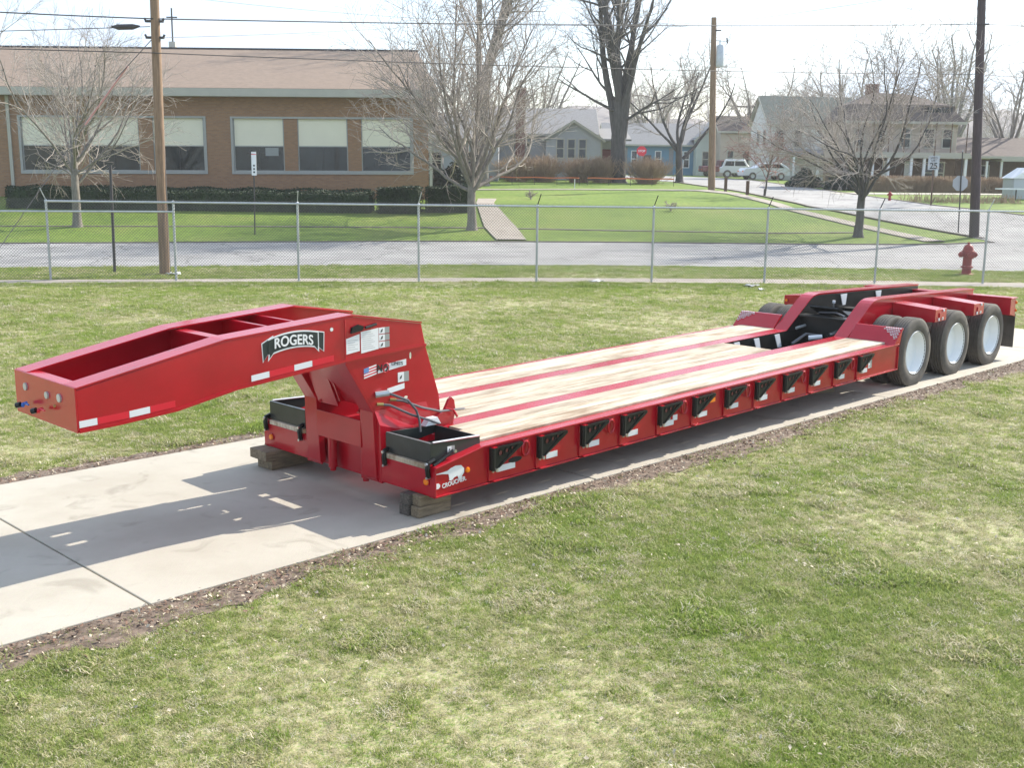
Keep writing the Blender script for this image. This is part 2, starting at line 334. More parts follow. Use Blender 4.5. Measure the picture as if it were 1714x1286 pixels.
def text(s, size, mt, name, parent, mtx, depth=.002, bold=0, sx=1, arch=0, align='CENTER', join=None):
    cu = bpy.data.curves.new('t', 'FONT'); cu.body = s; cu.size = size; cu.align_x = align; cu.align_y = 'CENTER'; cu.extrude = depth
    o = bpy.data.objects.new('t', cu); COL.objects.link(o)
    dg = bpy.context.evaluated_depsgraph_get(); me = bpy.data.meshes.new_from_object(o.evaluated_get(dg))
    bpy.data.objects.remove(o); bpy.data.curves.remove(cu)
    for v in me.vertices:
        v.co.x *= sx
        if arch: v.co.y += arch * (1 - (v.co.x / .25) ** 2)
    if bold:
        bm = bmesh.new()
        for q in range(4):
            n0 = len(bm.verts); bm.from_mesh(me); bm.verts.ensure_lookup_table()
            for v in bm.verts[n0:]: v.co.x += bold * (1, -1, 0, 0)[q]; v.co.y += bold * (0, 0, 1, -1)[q]; v.co.z += q * .00012
        bm.to_mesh(me); bm.free()
    me.materials.clear(); me.materials.append(M[mt]); me.name = name
    ob = bpy.data.objects.new(name, me); COL.objects.link(ob); ob.parent = parent; ob.matrix_local = mtx
    return ob
def face_y(x, y, z, tilt=0):   # text facing -Y, standing in the XZ plane, tilted about Y
    return Matrix.Translation((x, y, z)) @ Matrix.Rotation(-tilt, 4, 'Y') @ Matrix.Rotation(R_(90), 4, 'X')

# ------------------------------------------------------------------ terrain
_ty = np.arange(-60, 600, 1.0)
_tz = np.interp(_ty, [-60, 46, 52, 60, 75, 100, 150, 400, 600], [0, 0, .5, 1.3, 1.8, 2.35, 2.75, 2.95, 3.0])
_k = np.ones(5) / 5; _tz = np.convolve(np.pad(_tz, 2, 'edge'), _k, 'valid')
def tz(y): return float(np.interp(y, _ty, _tz))
TX, TYY, TA = -0.6447, 9.2765, 0.79755        # trailer frame in plan
ca, sa = math.cos(TA), math.sin(TA)
def tw(x, y, z=0): return (TX + ca * x - sa * y, TYY + sa * x + ca * y, z)
def to_t(x, y): dx, dy = x - TX, y - TYY; return ca * dx + sa * dy, -sa * dx + ca * dy

def sheet(name, xs, ys, mt, kind='structure', off=0, **t):
    nx, ny = len(xs), len(ys); v = [(x, y, tz(y) + off) for y in ys for x in xs]
    f = [(j * nx + i, j * nx + i + 1, (j + 1) * nx + i + 1, (j + 1) * nx + i) for j in range(ny - 1) for i in range(nx - 1)]
    b = MB(); b.add(v, f, mt); o = b.build(name, fix=False, smooth='all', kind=kind, **t); return o
sheet('lawn', list(np.linspace(-45, 45, 10)), [-8, 0, 10, 20, 28, 33.5], 'ground')
sheet('ground', [-900, -200, -60, 0, 60, 200, 900], [33.5] + list(np.arange(34, 116, .5)) + [130, 150, 200, 300, 400, 590], 'farlawn')
def resample(pl, n):
    pl = np.array(pl, float); d = np.r_[0, np.cumsum(np.hypot(*np.diff(pl, axis=0).T))]; t = np.linspace(0, d[-1], n)
    return np.stack([np.interp(t, d, pl[:, 0]), np.interp(t, d, pl[:, 1])], -1)
def drape(name, L, R, mt, off, n=80, k=8, rag=0, seed=0, **t):
    A, B = resample(L, n), resample(R, n); rg = np.random.default_rng(seed)
    if rag: A = A + rg.normal(0, rag, A.shape); B = B + rg.normal(0, rag, B.shape)
    v = []
    for a, b in zip(A, B):
        for i in range(-1, k + 2):
            p = a + (b - a) * min(max(i, 0), k) / k; v.append((p[0], p[1], tz(p[1]) + (off if 0 <= i <= k else -.12)))
    k = k + 2
    f = [(j * (k + 1) + i, j * (k + 1) + i + 1, (j + 1) * (k + 1) + i + 1, (j + 1) * (k + 1) + i) for j in range(n - 1) for i in range(k)]
    b = MB(); b.add(v, f, mt); o = b.build(name, kind='structure', **t)
    me = o.data
    if sum(p.normal.z for p in me.polygons) < 0: me.flip_normals()
    return o
near_edge = [(-60, 21.5), (-30, 28.6), (-14.79, 32.4), (-9.98, 33.6), (-3.02, 35.4), (2.72, 36.2), (10.05, 36.4), (16.28, 36.1), (40, 35.5)]
far_edge = [(-60, 31), (-30, 39), (-19.08, 41.94), (-10.81, 44.44), (-3.89, 45.9), (3.43, 46.5), (12.83, 46.85), (17.43, 47.3), (20.5, 48.3), (40, 49.5)]
drape('street', near_edge, far_edge, 'road', .02, 120, 22)
sl = [(20.4, 47.6), (20.5, 48.66), (19.85, 50.96), (17.88, 54.93), (15.6, 60.14), (14.72, 73.36), (12.8, 91.3), (9.5, 98), (0, 104)]
sr = [(30, 49.2), (27.8, 54), (25.68, 57.33), (22.8, 61.69), (21.15, 75.05), (20.6, 95), (19, 112), (15, 119), (0, 124)]
drape('side_street', sl, sr, 'road', .026, 130, 16)
drape('sidewalk', [(-30, 24.9), (-13.29, 29.0), (-7.39, 30.2), (0, 31.6), (7.55, 32.3), (14.56, 32.2), (40, 31.8)],
      [(-30, 24.2), (-12.9, 28.25), (-7.17, 29.35), (0, 30.55), (7.2, 31.0), (13.95, 30.9), (40, 30.6)], 'walk', .012, 70, 3)
drape('lawn_edge', [(-40, 44.7), (-22.45, 49.2), (-12.2, 50.2), (-1.9, 50.8), (3.7, 50.6), (11.7, 50.45), (15.5, 51.0)],
      [(-40, 44.5), (-22.45, 49), (-12.2, 50.0), (-1.9, 50.6), (3.7, 50.4), (11.7, 50.25), (15.5, 50.8)], 'kerb', .03, 70, 3)
drape('sidewalk', [(-2.6, 72), (3.78, 74), (10.4, 75.2), (12.6, 75.6), (14.0, 71.7), (14.5, 58.8), (16.5, 53.3), (18.4, 48.4)],
      [(-2.6, 71.2), (3.78, 73.2), (9.8, 74.1), (11.8, 73.8), (13.2, 70.9), (13.8, 58.6), (15.8, 52.85), (17.5, 48.3)], 'walk', .05, 90, 4)
drape('path', [(-1.98, 62), (-2.0, 59.4), (-1.35, 51), (-.72, 46.9)], [(-1.0, 62), (-1.1, 59.5), (.1, 51), (.5, 47)], 'walk', .055, 50, 4)
drape('alley', [(20.5, 74.6), (30, 76), (45, 78)], [(20.5, 72.4), (30, 74.2), (45, 76)], 'conc', .03, 50, 6)
def kerb(pl, name='kerb', h=.06, w=.17, n=90):
    A = resample(pl, n); b = MB(); v = []
    for i, p in enumerate(A):
        t = A[min(i + 1, n - 1)] - A[max(i - 1, 0)]; t /= np.hypot(*t); q = np.array([-t[1], t[0]])
        z = tz(p[1])
        for s_, zz in ((0, -.05), (0, h), (w, h), (w, -.05)): pp = p + q * s_; v.append((*pp, z + zz))
    f = [(i * 4 + j, i * 4 + j + 1, i * 4 + j + 5, i * 4 + j + 4) for i in range(n - 1) for j in range(3)]
    b.add(v, f, 'kerb'); b.build(name, kind='structure')
kerb(far_edge[:-1][:9])
kerb([(20.6, 49.6), (19.85, 50.96), (17.88, 54.93), (15.6, 60.14), (14.72, 73.36), (12.8, 91.3)])
kerb(sr[2:7][::-1])

# driveway: separate slabs with open joints
DW = (-0.05, 3.62)
xs_j = [-12.2, -8.75, -2.67, 2.05, 8.15, 14.25, 16.8]
dw = bpy.data.objects.new('driveway', None); COL.objects.link(dw); dw['kind'] = 'structure'
dw.location = (TX, TYY, 0); dw.rotation_euler = (0, 0, TA - .0068)
for i in range(len(xs_j) - 1):
    a, b_ = xs_j[i] + .009, xs_j[i + 1] - .009
    MB().box(a, b_, DW[0], DW[1], -.10, .022 + .001 * (i % 2), 'conc').build('slab', dw, bevel=.006)
# bare soil along both sides of the driveway
def soil_strip(y0, y1, seed, x0=-13, x1=17.5):
    rg = np.random.default_rng(seed); n = 260; b = MB(); v = []
    xs = np.linspace(x0, x1, n)
    w1 = np.convolve(rg.normal(0, 1, n + 12), np.ones(13) / 13, 'valid') * (abs(y1 - y0) * .9) + rg.normal(0, .03, n)
    for i, x in enumerate(xs):
        yb = y1 + w1[i]; yb = min(yb, y0 - .05) if y1 < y0 else max(yb, y0 + .05)
        for k in range(4):
            y = y0 + (yb - y0) * k / 3; xx = x; 
            c, s_ = math.cos(TA - .0068), math.sin(TA - .0068)
            v.append((TX + c * xx - s_ * y, TYY + s_ * xx + c * y, .011 - .002 * k + float(abs(rg.normal(0, .003)))))
    f = [(i * 4 + k, i * 4 + k + 1, i * 4 + k + 5, i * 4 + k + 4) for i in range(n - 1) for k in range(3)]
    b.add(v, f, 'soil'); o = b.build('soil', kind='structure')
    if sum(p.normal.z for p in o.data.polygons) < 0: o.data.flip_normals()
    return xs, w1
soilN = soil_strip(DW[0] - .004, DW[0] - .36, 3); soilF = soil_strip(DW[1] + .004, DW[1] + .24, 4)
def on_soil(x, y):   # in driveway frame
    xs, wn = soilN; xf, wf = soilF
    a = np.interp(x, xs, DW[0] - .36 + wn); b = np.interp(x, xf, DW[1] + .24 + wf)
    return ((y > np.minimum(a, DW[0] - .05)) & (y < np.maximum(b, DW[1] + .05)) & (x < 16.95))
# thin spring haze: one closed box round the camera and everything built
HZ = bpy.data.materials.new('haze'); HZ.use_nodes = True; nt = HZ.node_tree; nt.nodes.clear()
_o = nt.nodes.new('ShaderNodeOutputMaterial'); _v = nt.nodes.new('ShaderNodeVolumePrincipled'); _v.inputs['Color'].default_value = (.93, .95, 1, 1); _v.inputs['Density'].default_value = .0005; _v.inputs['Anisotropy'].default_value = .25
nt.links.new(_v.outputs[0], _o.inputs['Volume'])
MB().box(-905, 905, -12, 596, -1.3, 34, HZ).build('haze', kind='stuff', label='thin pale spring haze over the street and houses', category='haze')
# ================================================================== trailer
TILT = .01365
TR = thing('lowboy_trailer', 'long red lowbed trailer with a pale plank deck and arched gooseneck parked on the driveway', 'trailer')
TR.location = (TX + .010, TYY + .010, -TILT * 4); TR.rotation_euler = (Matrix.Rotation(TA, 4, 'Z') @ Matrix.Rotation(-TILT, 4, 'Y')).to_euler()
W = 2.61; ZD = .662; ZB = .278; XE = 8.60; S1, S2 = .7125, .92; BV = .004
def mir(y): return W - y
# --- deck planks
def plank(x0, x1, y0, y1):
    MB().box(x0 + .002, x1, y0 + .003, y1 - .003, ZD - .045, ZD + random.uniform(-.0015, .0015), 'deck').build('plank', TR, bevel=.003)
random.seed(5)
for k in range(3):
    a = .135 + k * (S1 - .135) / 3; b_ = a + (S1 - .135) / 3
    plank(.62 if k < 2 else .80, 8.45, a, b_); plank(.62 if k < 2 else .8, 8.45, mir(b_), mir(a))
for k in range(4):
    d = (W - 2 * S2) / 4; plank(.80, 6.80, S2 + k * d, S2 + (k + 1) * d)
# --- side beams
BRX = [.64 + .6165 * i for i in range(12)]
for side in (0, 1):
    b = MB(); Y = (lambda y: y) if side == 0 else mir
    def bx(x0, x1, y0, y1, z0, z1, mt='red'): y0, y1 = sorted((Y(y0), Y(y1))); b.box(x0, x1, y0, y1, z0, z1, mt)
    def pr(poly, y0, y1, mt='red'): y0, y1 = sorted((Y(y0), Y(y1))); b.prism(poly, 'y', y0, y1, mt)
    pr([(.005, ZB + .014), (XE - .01, ZB + .014), (XE - .01, .628), (.575, .628), (.005, .535)], .022, .038)
    pr([(0, .530), (.57, .624), (XE, .624), (XE, .642), (.565, .642), (0, .549)], -.006, .132)
    bx(XE - .012, XE + .004, .002, .16, ZB + .016, .604)                 # rear end plate
    bx(0, .012, .004, .76, ZB, .512)                                      # front outrigger plate
    pr([(.0, .512), (.014, .512), (.014, .532), (0, .532)], .004, .075)
    bx(.014, .60, .74, .752, ZB, .50)
    b.build('side_beam', TR, bevel=BV)
    f = MB(); xs = [0.0] + [x - .012 for x in BRX] + [XE]
    for a, c in zip(xs[:-1], xs[1:]):
        y0, y1 = sorted((Y(-.004), Y(.09))); f.box(a + (.07 if a > .1 else 0), c - .008, y0, y1, ZB, ZB + .014, 'red')
        if a > .1: y0, y1 = sorted((Y(.004), Y(.022))); f.box(a + .01, a + .022, y0, y1, ZB + .02, .604, 'red')
    y0, y1 = sorted((Y(.02), Y(.09))); f.box(0, XE, y0, y1, ZB - .006, ZB - .001, 'red')
    f.build('bottom_flange', TR, bevel=.003)
# --- inner beams with red top strips, unseen cross members added below the deck to make its shadow solid
for y0, y1 in ((S1, S2), (W - S2, W - S1)):
    b = MB(); b.box(.74, 8.46, y0 + .002, y1 - .002, ZD - .022, ZD - .004, 'red'); b.box(.1, 8.46, y0 + .07, y1 - .07, ZB + .02, ZD - .022, 'red'); b.box(.1, 8.46, y0 + .02, y1 - .02, ZB + .0, ZB + .02, 'red')
    b.build('deck_beam', TR, bevel=.003)
for k in range(14):
    x = .75 + k * .59
    for ya, yb in ((.07, S1 + .05), (W - S1 - .05, W - .07), (S2 - .06, W - S2 + .06))[:3 if x < 6.7 else 2]: MB().box(x, x + .06, ya, yb, .36, ZD - .05, 'red').build('shadow_crossmember', TR)
# --- front step planks and black trays
for side in (0, 1):
    Y = (lambda y: y) if side == 0 else mir
    for k in range(2):
        y0, y1 = sorted((Y(.115 + k * .29), Y(.115 + k * .29 + .284)))
        MB().box(-.006, .575, y0, y1, .514, .558, 'deck').build('step_plank', TR, bevel=.003)
    t = MB(); zt0, zt1 = .742, .712
    def bx(x0, x1, y0, y1, z0, z1, mt='traypaint'): y0, y1 = sorted((Y(y0), Y(y1))); t.box(x0, x1, y0, y1, z0, z1, mt)
    def pr(poly, y0, y1, mt='traypaint'): y0, y1 = sorted((Y(y0), Y(y1))); t.prism(poly, 'y', y0, y1, mt)
    bx(.02, .032, .095, .685, .562, zt0); bx(.598, .610, .095, .685, .57, zt1)
    for a in (.09, .683): pr([(.02, .56), (.61, .64), (.61, zt1), (.02, zt0)], a, a + .008)
    bx(.034, .596, .1, .68, .563, .572, 'dark')
    bx(.20, .24, .1, .68, .66, .672)
    t.build('tray', TR, bevel=.002)
    r = MB(); r.tube([(.05, Y(.094), zt0 + .004), (.60, Y(.094), zt1 + .004)], .010, 'steel', 6)
    r.tube([(.026, Y(.10), zt0 + .003), (.026, Y(.68), zt0 + .003)], .004, 'zinc', 5); r.build('tray_rim', TR)
    for yy, n_ in ((.66, 'latch'), (.075, 'latch')):
        l = MB(); y = Y(yy); l.tube([(.05, y, .60), (-.02, y, .585), (-.03, y, .53), (-.02, y, .45)], .022, 'blackp', 6); l.tube([(-.045, y, .45), (.0, y, .45)], .012, 'steel', 8)
        l.tube([(-.05, y, .575), (-.03, y, .575)], .014, 'steel', 8)
        l.build(n_, TR)
    l = MB(); l.tube([(.02, Y(.05), .555), (.26, Y(.062), .645)], .016, 'blackp', 6); l.tube([(.26, Y(.05), .645), (.26, Y(.03), .645)], .016, 'steel', 8); l.build('latch_arm', TR)
# --- swing-out brackets on the near side
def bracket():
    b = MB(); z0 = .405
    b.prism([(.0, z0), (.085, z0), (.40, .582), (.40, .604), (.0, .604)], 'y', .010, .034, 'blackp')
    b.prism([(.075, .412), (.10, .412), (.405, .578), (.405, .600), (.37, .600)], 'y', -.002, .010, 'blackp')
    b.box(.04, .40, -.004, .012, .588, .603, 'blackp'); b.box(.05, .07, -.002, .012, .43, .60, 'blackp')
    for cx, cz, r in ((.125, .545, .026), (.205, .553, .022), (.275, .567, .016)): b.disc((cx, .0095, cz), r * .8, 'door', n=10); b.lathe([(r, .011), (r + .007, .011), (r + .007, .002), (r, .002), (r, .011)], 'blackp', 12, 'y', (cx, 0, cz))
    b.tube([(.02, .0, .40), (.02, .0, .607)], .021, 'blackp', 8)
    return b
p0 = bracket().build('swing_bracket', TR, smooth=True); p0.location = (BRX[0], -.026, 0)
pin = MB(); pin.tube([(.055, -.02, .400), (.055, .03, .400)], .017, 'steel', 8); pin.tube([(.02, .0, .385), (.02, 0, .40)], .012, 'steel', 6); pin.build('pin', p0)
tab = MB(); tab.box(.02, .07, -.012, .04, .606, .612, 'red'); tab.build('tab', p0)
for x in BRX[1:]:
    c = copy_tree(p0, TR); c.location = (x, -.026, 0)
# tie rings
rg = MB(); rp_ = []
for k in range(16):
    q = 2 * math.pi * k / 16; rp_.append((.046 * math.cos(q), .0, .525 + .068 * math.sin(q) * (1 if True else 0) ))
rp_.append(rp_[0]); rg.tube(rp_, .0125, 'red', 6, cap=False); rg.box(-.03, .045, .002, .05, .585, .603, 'red')
r0 = rg.build('tie_ring', TR, smooth=True); r0.location = (1.10, -.006, 0)
for k in range(1, 6):
    c = copy_tree(r0, TR); c.location = (1.10 + k * 1.233, -.006, 0)
# reflective tape per bay
for i, x in enumerate(BRX):
    a = MB(); L = .20 if i else .22; a.box(x + (.155 if i else .125), x + .14 + L * (.85 if i else .95), .018, .0215, .358, .415, 'silver'); a.build('reflector', TR)
sl_ = MB(); sl_.prism([(.93 + .055 * math.cos(q) * (1.6 if abs(math.cos(q)) > 0 else 1) + .06, .435 + .026 * math.sin(q)) for q in np.linspace(0, 2 * math.pi, 17)[:-1]], 'y', .017, .0215, 'dark'); sl_.build('oval_slot', TR)
# side lamps and small stickers
def lamp(c, ax, r=.028):
    b = MB(); b.lathe([(0, -.022), (r * .8, -.020), (r, -.010), (r, 0)], 'amber', 14, ax, c); b.lathe([(r + .008, .002), (r + .008, -.008), (r, -.008)], 'red', 14, ax, c); b.build('marker_lamp', TR, smooth=True)
lamp((.385, .022, .455), 'y', .026); lamp((-.002, .115, .405), 'x', .030); lamp((-.002, W - .14, .385), 'x', .030)
a = MB(); a.box(4.03, 4.16, .002, .021, .50, .545, 'amber'); a.box(4.02, 4.17, .012, .0215, .49, .555, 'red'); a.build('side_lamp', TR)
def sticker(x0, x1, z0, z1, y, right=True, name='sticker'):
    b = MB(); xm = x0 + (x1 - x0) * .55 if right else x1
    b.box(x0, xm, y - .002, y, z0, z1, 'white')
    if right: b.box(xm, x1, y - .0018, y, z0, z1, 'grayprint')
    n = max(1, int(round((z1 - z0) / max(.03, (xm - x0)))))
    for k in range(n):
        zc = z0 + (k + .5) * (z1 - z0) / n; s_ = (xm - x0) * .26
        b.prism([(x0 + s_, zc - s_), (x0 + 2.2 * s_, zc - s_ * .6), (x0 + 2.6 * s_, zc + s_), (x0 + 1.6 * s_, zc + .5 * s_)], 'y', y - .0035, y - .002, 'blackd')
    b.build(name, TR)
sticker(3.27, 3.36, .40, .46, .022); sticker(5.15, 5.24, .41, .55, .022); sticker(7.76, 7.86, .40, .51, .022); sticker(.215, .30, .625, .682, .088)
a = MB(); a.box(3.40, 3.48, .018, .0215, .40, .46, 'silver'); a.build('reflector', TR)
# lizard emblem and CROUCHER lettering on the beam nose
em = MB()
liz = [(.0, .487), (.08, .489), (.14, .492), (.175, .508), (.235, .520), (.30, .512), (.335, .478), (.335, .44), (.31, .415), (.30, .392), (.275, .385), (.285, .41), (.255, .425), (.215, .418), (.195, .40), (.165, .398), (.155, .412), (.18, .425), (.17, .448), (.15, .460), (.08, .474), (.0, .482)]
bm_ = bmesh.new(); vs_ = [bm_.verts.new((x + .012, .0185, z)) for x, z in liz]; fc_ = bm_.faces.new(vs_); bmesh.ops.triangulate(bm_, faces=[fc_])
me_ = bpy.data.meshes.new('emblem'); bm_.to_mesh(me_); bm_.free(); me_.materials.append(M['white']); o_ = bpy.data.objects.new('emblem', me_); COL.objects.link(o_); o_.parent = TR
sv = o_.modifiers.new('thick', 'SOLIDIFY'); sv.thickness = .002
a = MB(); a.prism([(.035 + .032 * math.cos(q), .375 + .026 * math.sin(q)) for q in np.linspace(0, 2 * math.pi, 9)[:-1] + .39], 'y', .018, .0215, 'white'); a.build('badge', TR)
text('CROUCHER.', .056, 'white', 'lettering', TR, face_y(.232, .0195, .372, .07), bold=.0011, sx=.92)

# --- gooseneck
GN, GF = .78, 1.82
def topz(x): return float(np.interp(x, [-2.75, -1.5, -.26, .53], [1.505, 1.725, 1.80, 1.66]))
def botz(x): return float(np.interp(x, [-2.75, -2.42, -1.95, -1.42, -.33, .58], [1.195, 1.205, 1.235, 1.325, 1.415, 1.45]))
side_poly = [(-2.725, 1.195), (-2.42, 1.205), (-2.1, 1.22), (-1.95, 1.235), (-1.75, 1.27), (-1.42, 1.325), (-.33, 1.415), (-.03, .92), (.0, .30), (.60, .30), (.78, .55), (.74, .97), (.58, 1.45), (.53, 1.66), (-.26, 1.80), (-1.5, 1.725), (-2.725, 1.505)]
for y0, y1 in ((GN, GN + .022), (GF - .022, GF)):
    MB().prism(side_poly, 'y', y0, y1, 'red').build('gooseneck_side_plate', TR, bevel=BV)
b = MB(); b.tube([(-.335, GN - .001, 1.42), (-.335, GN - .001, 1.785)], .005, 'red', 6); b.tube([(-.34, GN - .001, 1.418), (.57, GN - .001, 1.452)], .005, 'red', 6); b.build('weld_seam', TR)
# top flanges
for near in (1, 0):
    b = MB(); o0 = GN - .004 if near else GF + .004; sg = 1 if near else -1
    xs = [-2.726, -1.5, -.26, .535]; wd = [.20, .20, .20, .03]
    for (xa, wa), (xb, wb) in zip(list(zip(xs, wd))[:-1], list(zip(xs, wd))[1:]):
        za, zb = topz(xa), topz(xb); vs = []
        for x, ww, z in ((xa, wa, za), (xb, wb, zb)):
            for y, dz in ((o0, .002), (o0 + sg * ww, .002), (o0 + sg * ww, .016), (o0, .016)): vs.append((x, y, z + dz))
        b.add(vs, [(0, 1, 5, 4), (1, 2, 6, 5), (2, 3, 7, 6), (3, 0, 4, 7), (0, 3, 2, 1), (4, 5, 6, 7)], 'red')
    b.build('gooseneck_top_flange', TR)
    # bottom flange, a thin proud strip following the belly
    b = MB(); xs = [-2.725, -2.42, -2.1, -1.95, -1.75, -1.42, -.33, .58]
    for xa, xb in zip(xs[:-1], xs[1:]):
        vs = []
        y0, y1 = (GN - .014, GN - .001) if near else (GF + .001, GF + .014)
        for x in (xa, xb):
            z = botz(x)
            for y, dz in ((y0, -.004), (y1, -.004), (y1, .020), (y0, .020)): vs.append((x, y, z + dz))
        b.add(vs, [(0, 1, 5, 4), (1, 2, 6, 5), (2, 3, 7, 6), (3, 0, 4, 7), (0, 3, 2, 1), (4, 5, 6, 7)], 'red')
    b.build('gooseneck_bottom_flange', TR)
# floor plate of the neck with slots, so light comes through
b = MB()
def floor_piece(x0, x1, y0, y1):
    za, zb = botz(x0) + .01, botz(x1) + .01
    b.add([(x0, y0, za), (x1, y0, zb), (x1, y1, zb), (x0, y1, za), (x0, y0, za + .012), (x1, y0, zb + .012), (x1, y1, zb + .012), (x0, y1, za + .012)],
          [(0, 3, 2, 1), (4, 5, 6, 7), (0, 1, 5, 4), (1, 2, 6, 5), (2, 3, 7, 6), (3, 0, 4, 7)], 'red')
yA, yB = GN + .023, GF - .023
floor_piece(-2.72, -2.42, yA, yB); floor_piece(-2.418, -1.95, yA, yB); floor_piece(-1.948, -1.42, yA, yB)
floor_piece(-1.418, -1.32, yA, yB); floor_piece(-1.319, -1.2, yA, 1.06); floor_piece(-1.319, -1.2, 1.17, yB); floor_piece(-1.199, -.66, yA, yB)
floor_piece(-.659, -.46, yA, 1.29); floor_piece(-.659, -.46, 1.345, 1.585); floor_piece(-.659, -.46, 1.63, yB); floor_piece(-.459, -.345, yA, yB)
b.build('gooseneck_floor', TR)
# nose plate and cross members
MB().prism([(-.0, 1.195), (.0, 1.195), ], 'x', 0, 1, 'red') if 0 else None
b = MB(); b.box(-2.739, -2.727, GN - .004, GF + .004, 1.19, 1.525, 'red'); b.box(-2.7265, -2.62, GN + .20, GF - .20, 1.507, 1.523, 'red'); b.build('nose_plate', TR, bevel=.004)
for x, wd_, nm in ((-1.46, .10, 'gooseneck_crossmember'), (-.925, .03, 'gooseneck_crossmember'), (-.655, .03, 'gooseneck_crossmember')):
    b = MB(); z = topz(x) - .03; b.box(x, x + wd_, GN + .023, GF - .023, z, z + .02, 'red'); b.box(x + wd_ * .4, x + wd_ * .6 + .006, GN + .023, GF - .023, botz(x) + .03, z, 'red'); b.build(nm, TR)
b = MB(); b.box(-.90, -.64, 1.36, 1.385, 1.56, 1.70, 'red'); b.prism([(-.62, 1.76), (-.30, 1.76), (-.30, 1.60)], 'y', GN + .03, GN + .34, 'red'); b.build('gooseneck_gusset', TR)
# base, seen from the front: sloped posts, cross plate and recessed plates
for y0, y1 in ((GN + .001, GN + .19), (GF - .19, GF - .001)):
    b = MB(); b.prism([(-.345, 1.40), (-.30, 1.41), (.015, .925), (.045, .30), (.0, .26), (-.022, .30), (-.05, .915)], 'y', y0, y1, 'red'); b.build('gooseneck_post', TR, bevel=BV)
b = MB(); b.box(-.048, -.03, GN + .185, GF - .185, .56, .81, 'red'); b.build('cross_plate', TR, bevel=BV)
b = MB(); b.box(.10, .112, GN + .03, GF - .03, .24, .56, 'red'); b.build('lower_plate', TR)
b = MB(); PX = lambda t: -.36 + .78 * t; PZ = lambda t: 1.425 - .575 * t
for t0_, t1_x, gaps in ((0, .52, []), (.52, .72, [(1.02, 1.07), (1.27, 1.36), (1.58, 1.63)]), (.72, 1, [])):
    ys = [GN + .03] + [v for g in gaps for v in g] + [GF - .03]
    for ya, yb in zip(ys[::2], ys[1::2]): b.prism([(PX(t0_), PZ(t0_)), (PX(t1_x), PZ(t1_x)), (PX(t1_x), PZ(t1_x) - .015), (PX(t0_), PZ(t0_) - .015)], 'y', ya, yb, 'red')
b.build('recess_plate', TR)
b = MB(); b.prism([(-.13, 1.13), (-.10, 1.13), (-.0, .95), (-.06, .95)], 'y', 1.24, 1.26, 'red'); b.prism([(-.2, 1.3), (-.17, 1.3), (.0, .89), (-.04, .89)], 'y', 1.30, 1.60, 'red'); b.build('recess_rib', TR)
b = MB(); b.prism([(-.27, 1.35), (-.25, 1.36), (.02, .95), (-.0, .94)], 'y', GN + .19, 1.36, 'red'); b.prism([(-.09, 1.13), (-.075, 1.14), (-.03, 1.06), (-.045, 1.05)], 'y', 1.02, 1.06, 'dark'); b.build('front_web', TR)
for y in (GF - .32, GN + .22):
    b = MB(); b.tube([(.03, y, .56), (.03, y, .26)], .045, 'red', 10); b.tube([(.03, y, .262), (.03, y, .225)], .03, 'red', 10); b.build('hinge_post', TR, smooth=True)
for y, z in ((1.55, .905), (.98, .885), (1.62, 1.0)):
    b = MB(); b.tube([(-.06, y, z), (.1, y + .12, z + .03)], .015, 'red', 6); b.build('bolt_stub', TR)
# flared lower side and rear gusset of the gooseneck
for near in (1, 0):
    b = MB(); Y = (lambda y: y) if near else (lambda y: 2.60 - y)
    vs = [(-.03, Y(GN - .002), .925), (.58, Y(GN - .002), .925), (.66, Y(GN - .05), .60), (.66, Y(GN - .05), .26), (.0, Y(GN - .05), .26), (-.012, Y(GN - .05), .80)]
    vs2 = [(x, Y(GN + .0 - .001), z) for x, _, z in vs]
    b.add(vs + vs2, [(0, 1, 2, 5), (5, 2, 3, 4), (6, 7, 8, 11), (11, 8, 9, 10), (0, 1, 7, 6), (1, 2, 8, 7), (2, 3, 9, 8), (3, 4, 10, 9), (4, 5, 11, 10), (5, 0, 6, 11)], 'red')
    b.build('flared_skirt', TR, bevel=.004)
    b = MB(); b.prism([(.60, .62), (.90, .665), (.93, .80), (.915, .89), (.88, .925), (.845, .905), (.78, .80), (.66, .76)], 'y', Y(GN - .025) if near else Y(GN - .025) - .03, Y(GN - .025) + (.03 if near else 0), 'red')
    b.build('rear_lug', TR, bevel=BV)
    b = MB(); b.tube([(.78, Y(GN - .04), .83), (.86, Y(GN - .07), .81), (.90, Y(GN - .08), .74)], .012, 'red', 6); b.build('lug_handle', TR)
b = MB(); b.tube([(.90, GN + .02, .70), (.90, GF - .02, .70)], .05, 'dark', 10); b.box(.78, .86, GN + .03, GF - .03, .60, .72, 'blackp'); b.build('hinge_shaft', TR)
# nose fittings
def fit(y, z, mt, r=.026, ln=.03):
    b = MB(); b.tube([(-2.739, y, z), (-2.739 - ln, y, z)], r, mt, 10); b.build('nose_fitting', TR, smooth=True)
fit(1.62, 1.415, 'zinc', .03, .012); fit(1.24, 1.405, 'zinc', .028, .014); fit(1.03, 1.415, 'zinc', .032, .012)
for y, mt, dz in ((1.56, 'blueg', 0), (1.28, 'redsafe', 0)):
    b = MB(); b.tube([(-2.765, y, 1.30), (-2.80, y, 1.295), (-2.81, y - .03, 1.288)], .013, mt, 8); b.tube([(-2.815, y, 1.295), (-2.835, y + .03, 1.285)], .022, 'blackp', 8); b.tube([(-2.79, y, 1.3), (-2.795, y - .1, 1.305)], .007, mt, 6); b.build('gladhand', TR, smooth=True)
b = MB(); b.tube([(-2.7, 1.35, 1.42), (-2.1, 1.28, 1.40), (-1.55, 1.2, 1.50), (-1.3, 1.1, 1.5)], .013, 'hose', 6); b.build('air_line', TR, smooth=True)
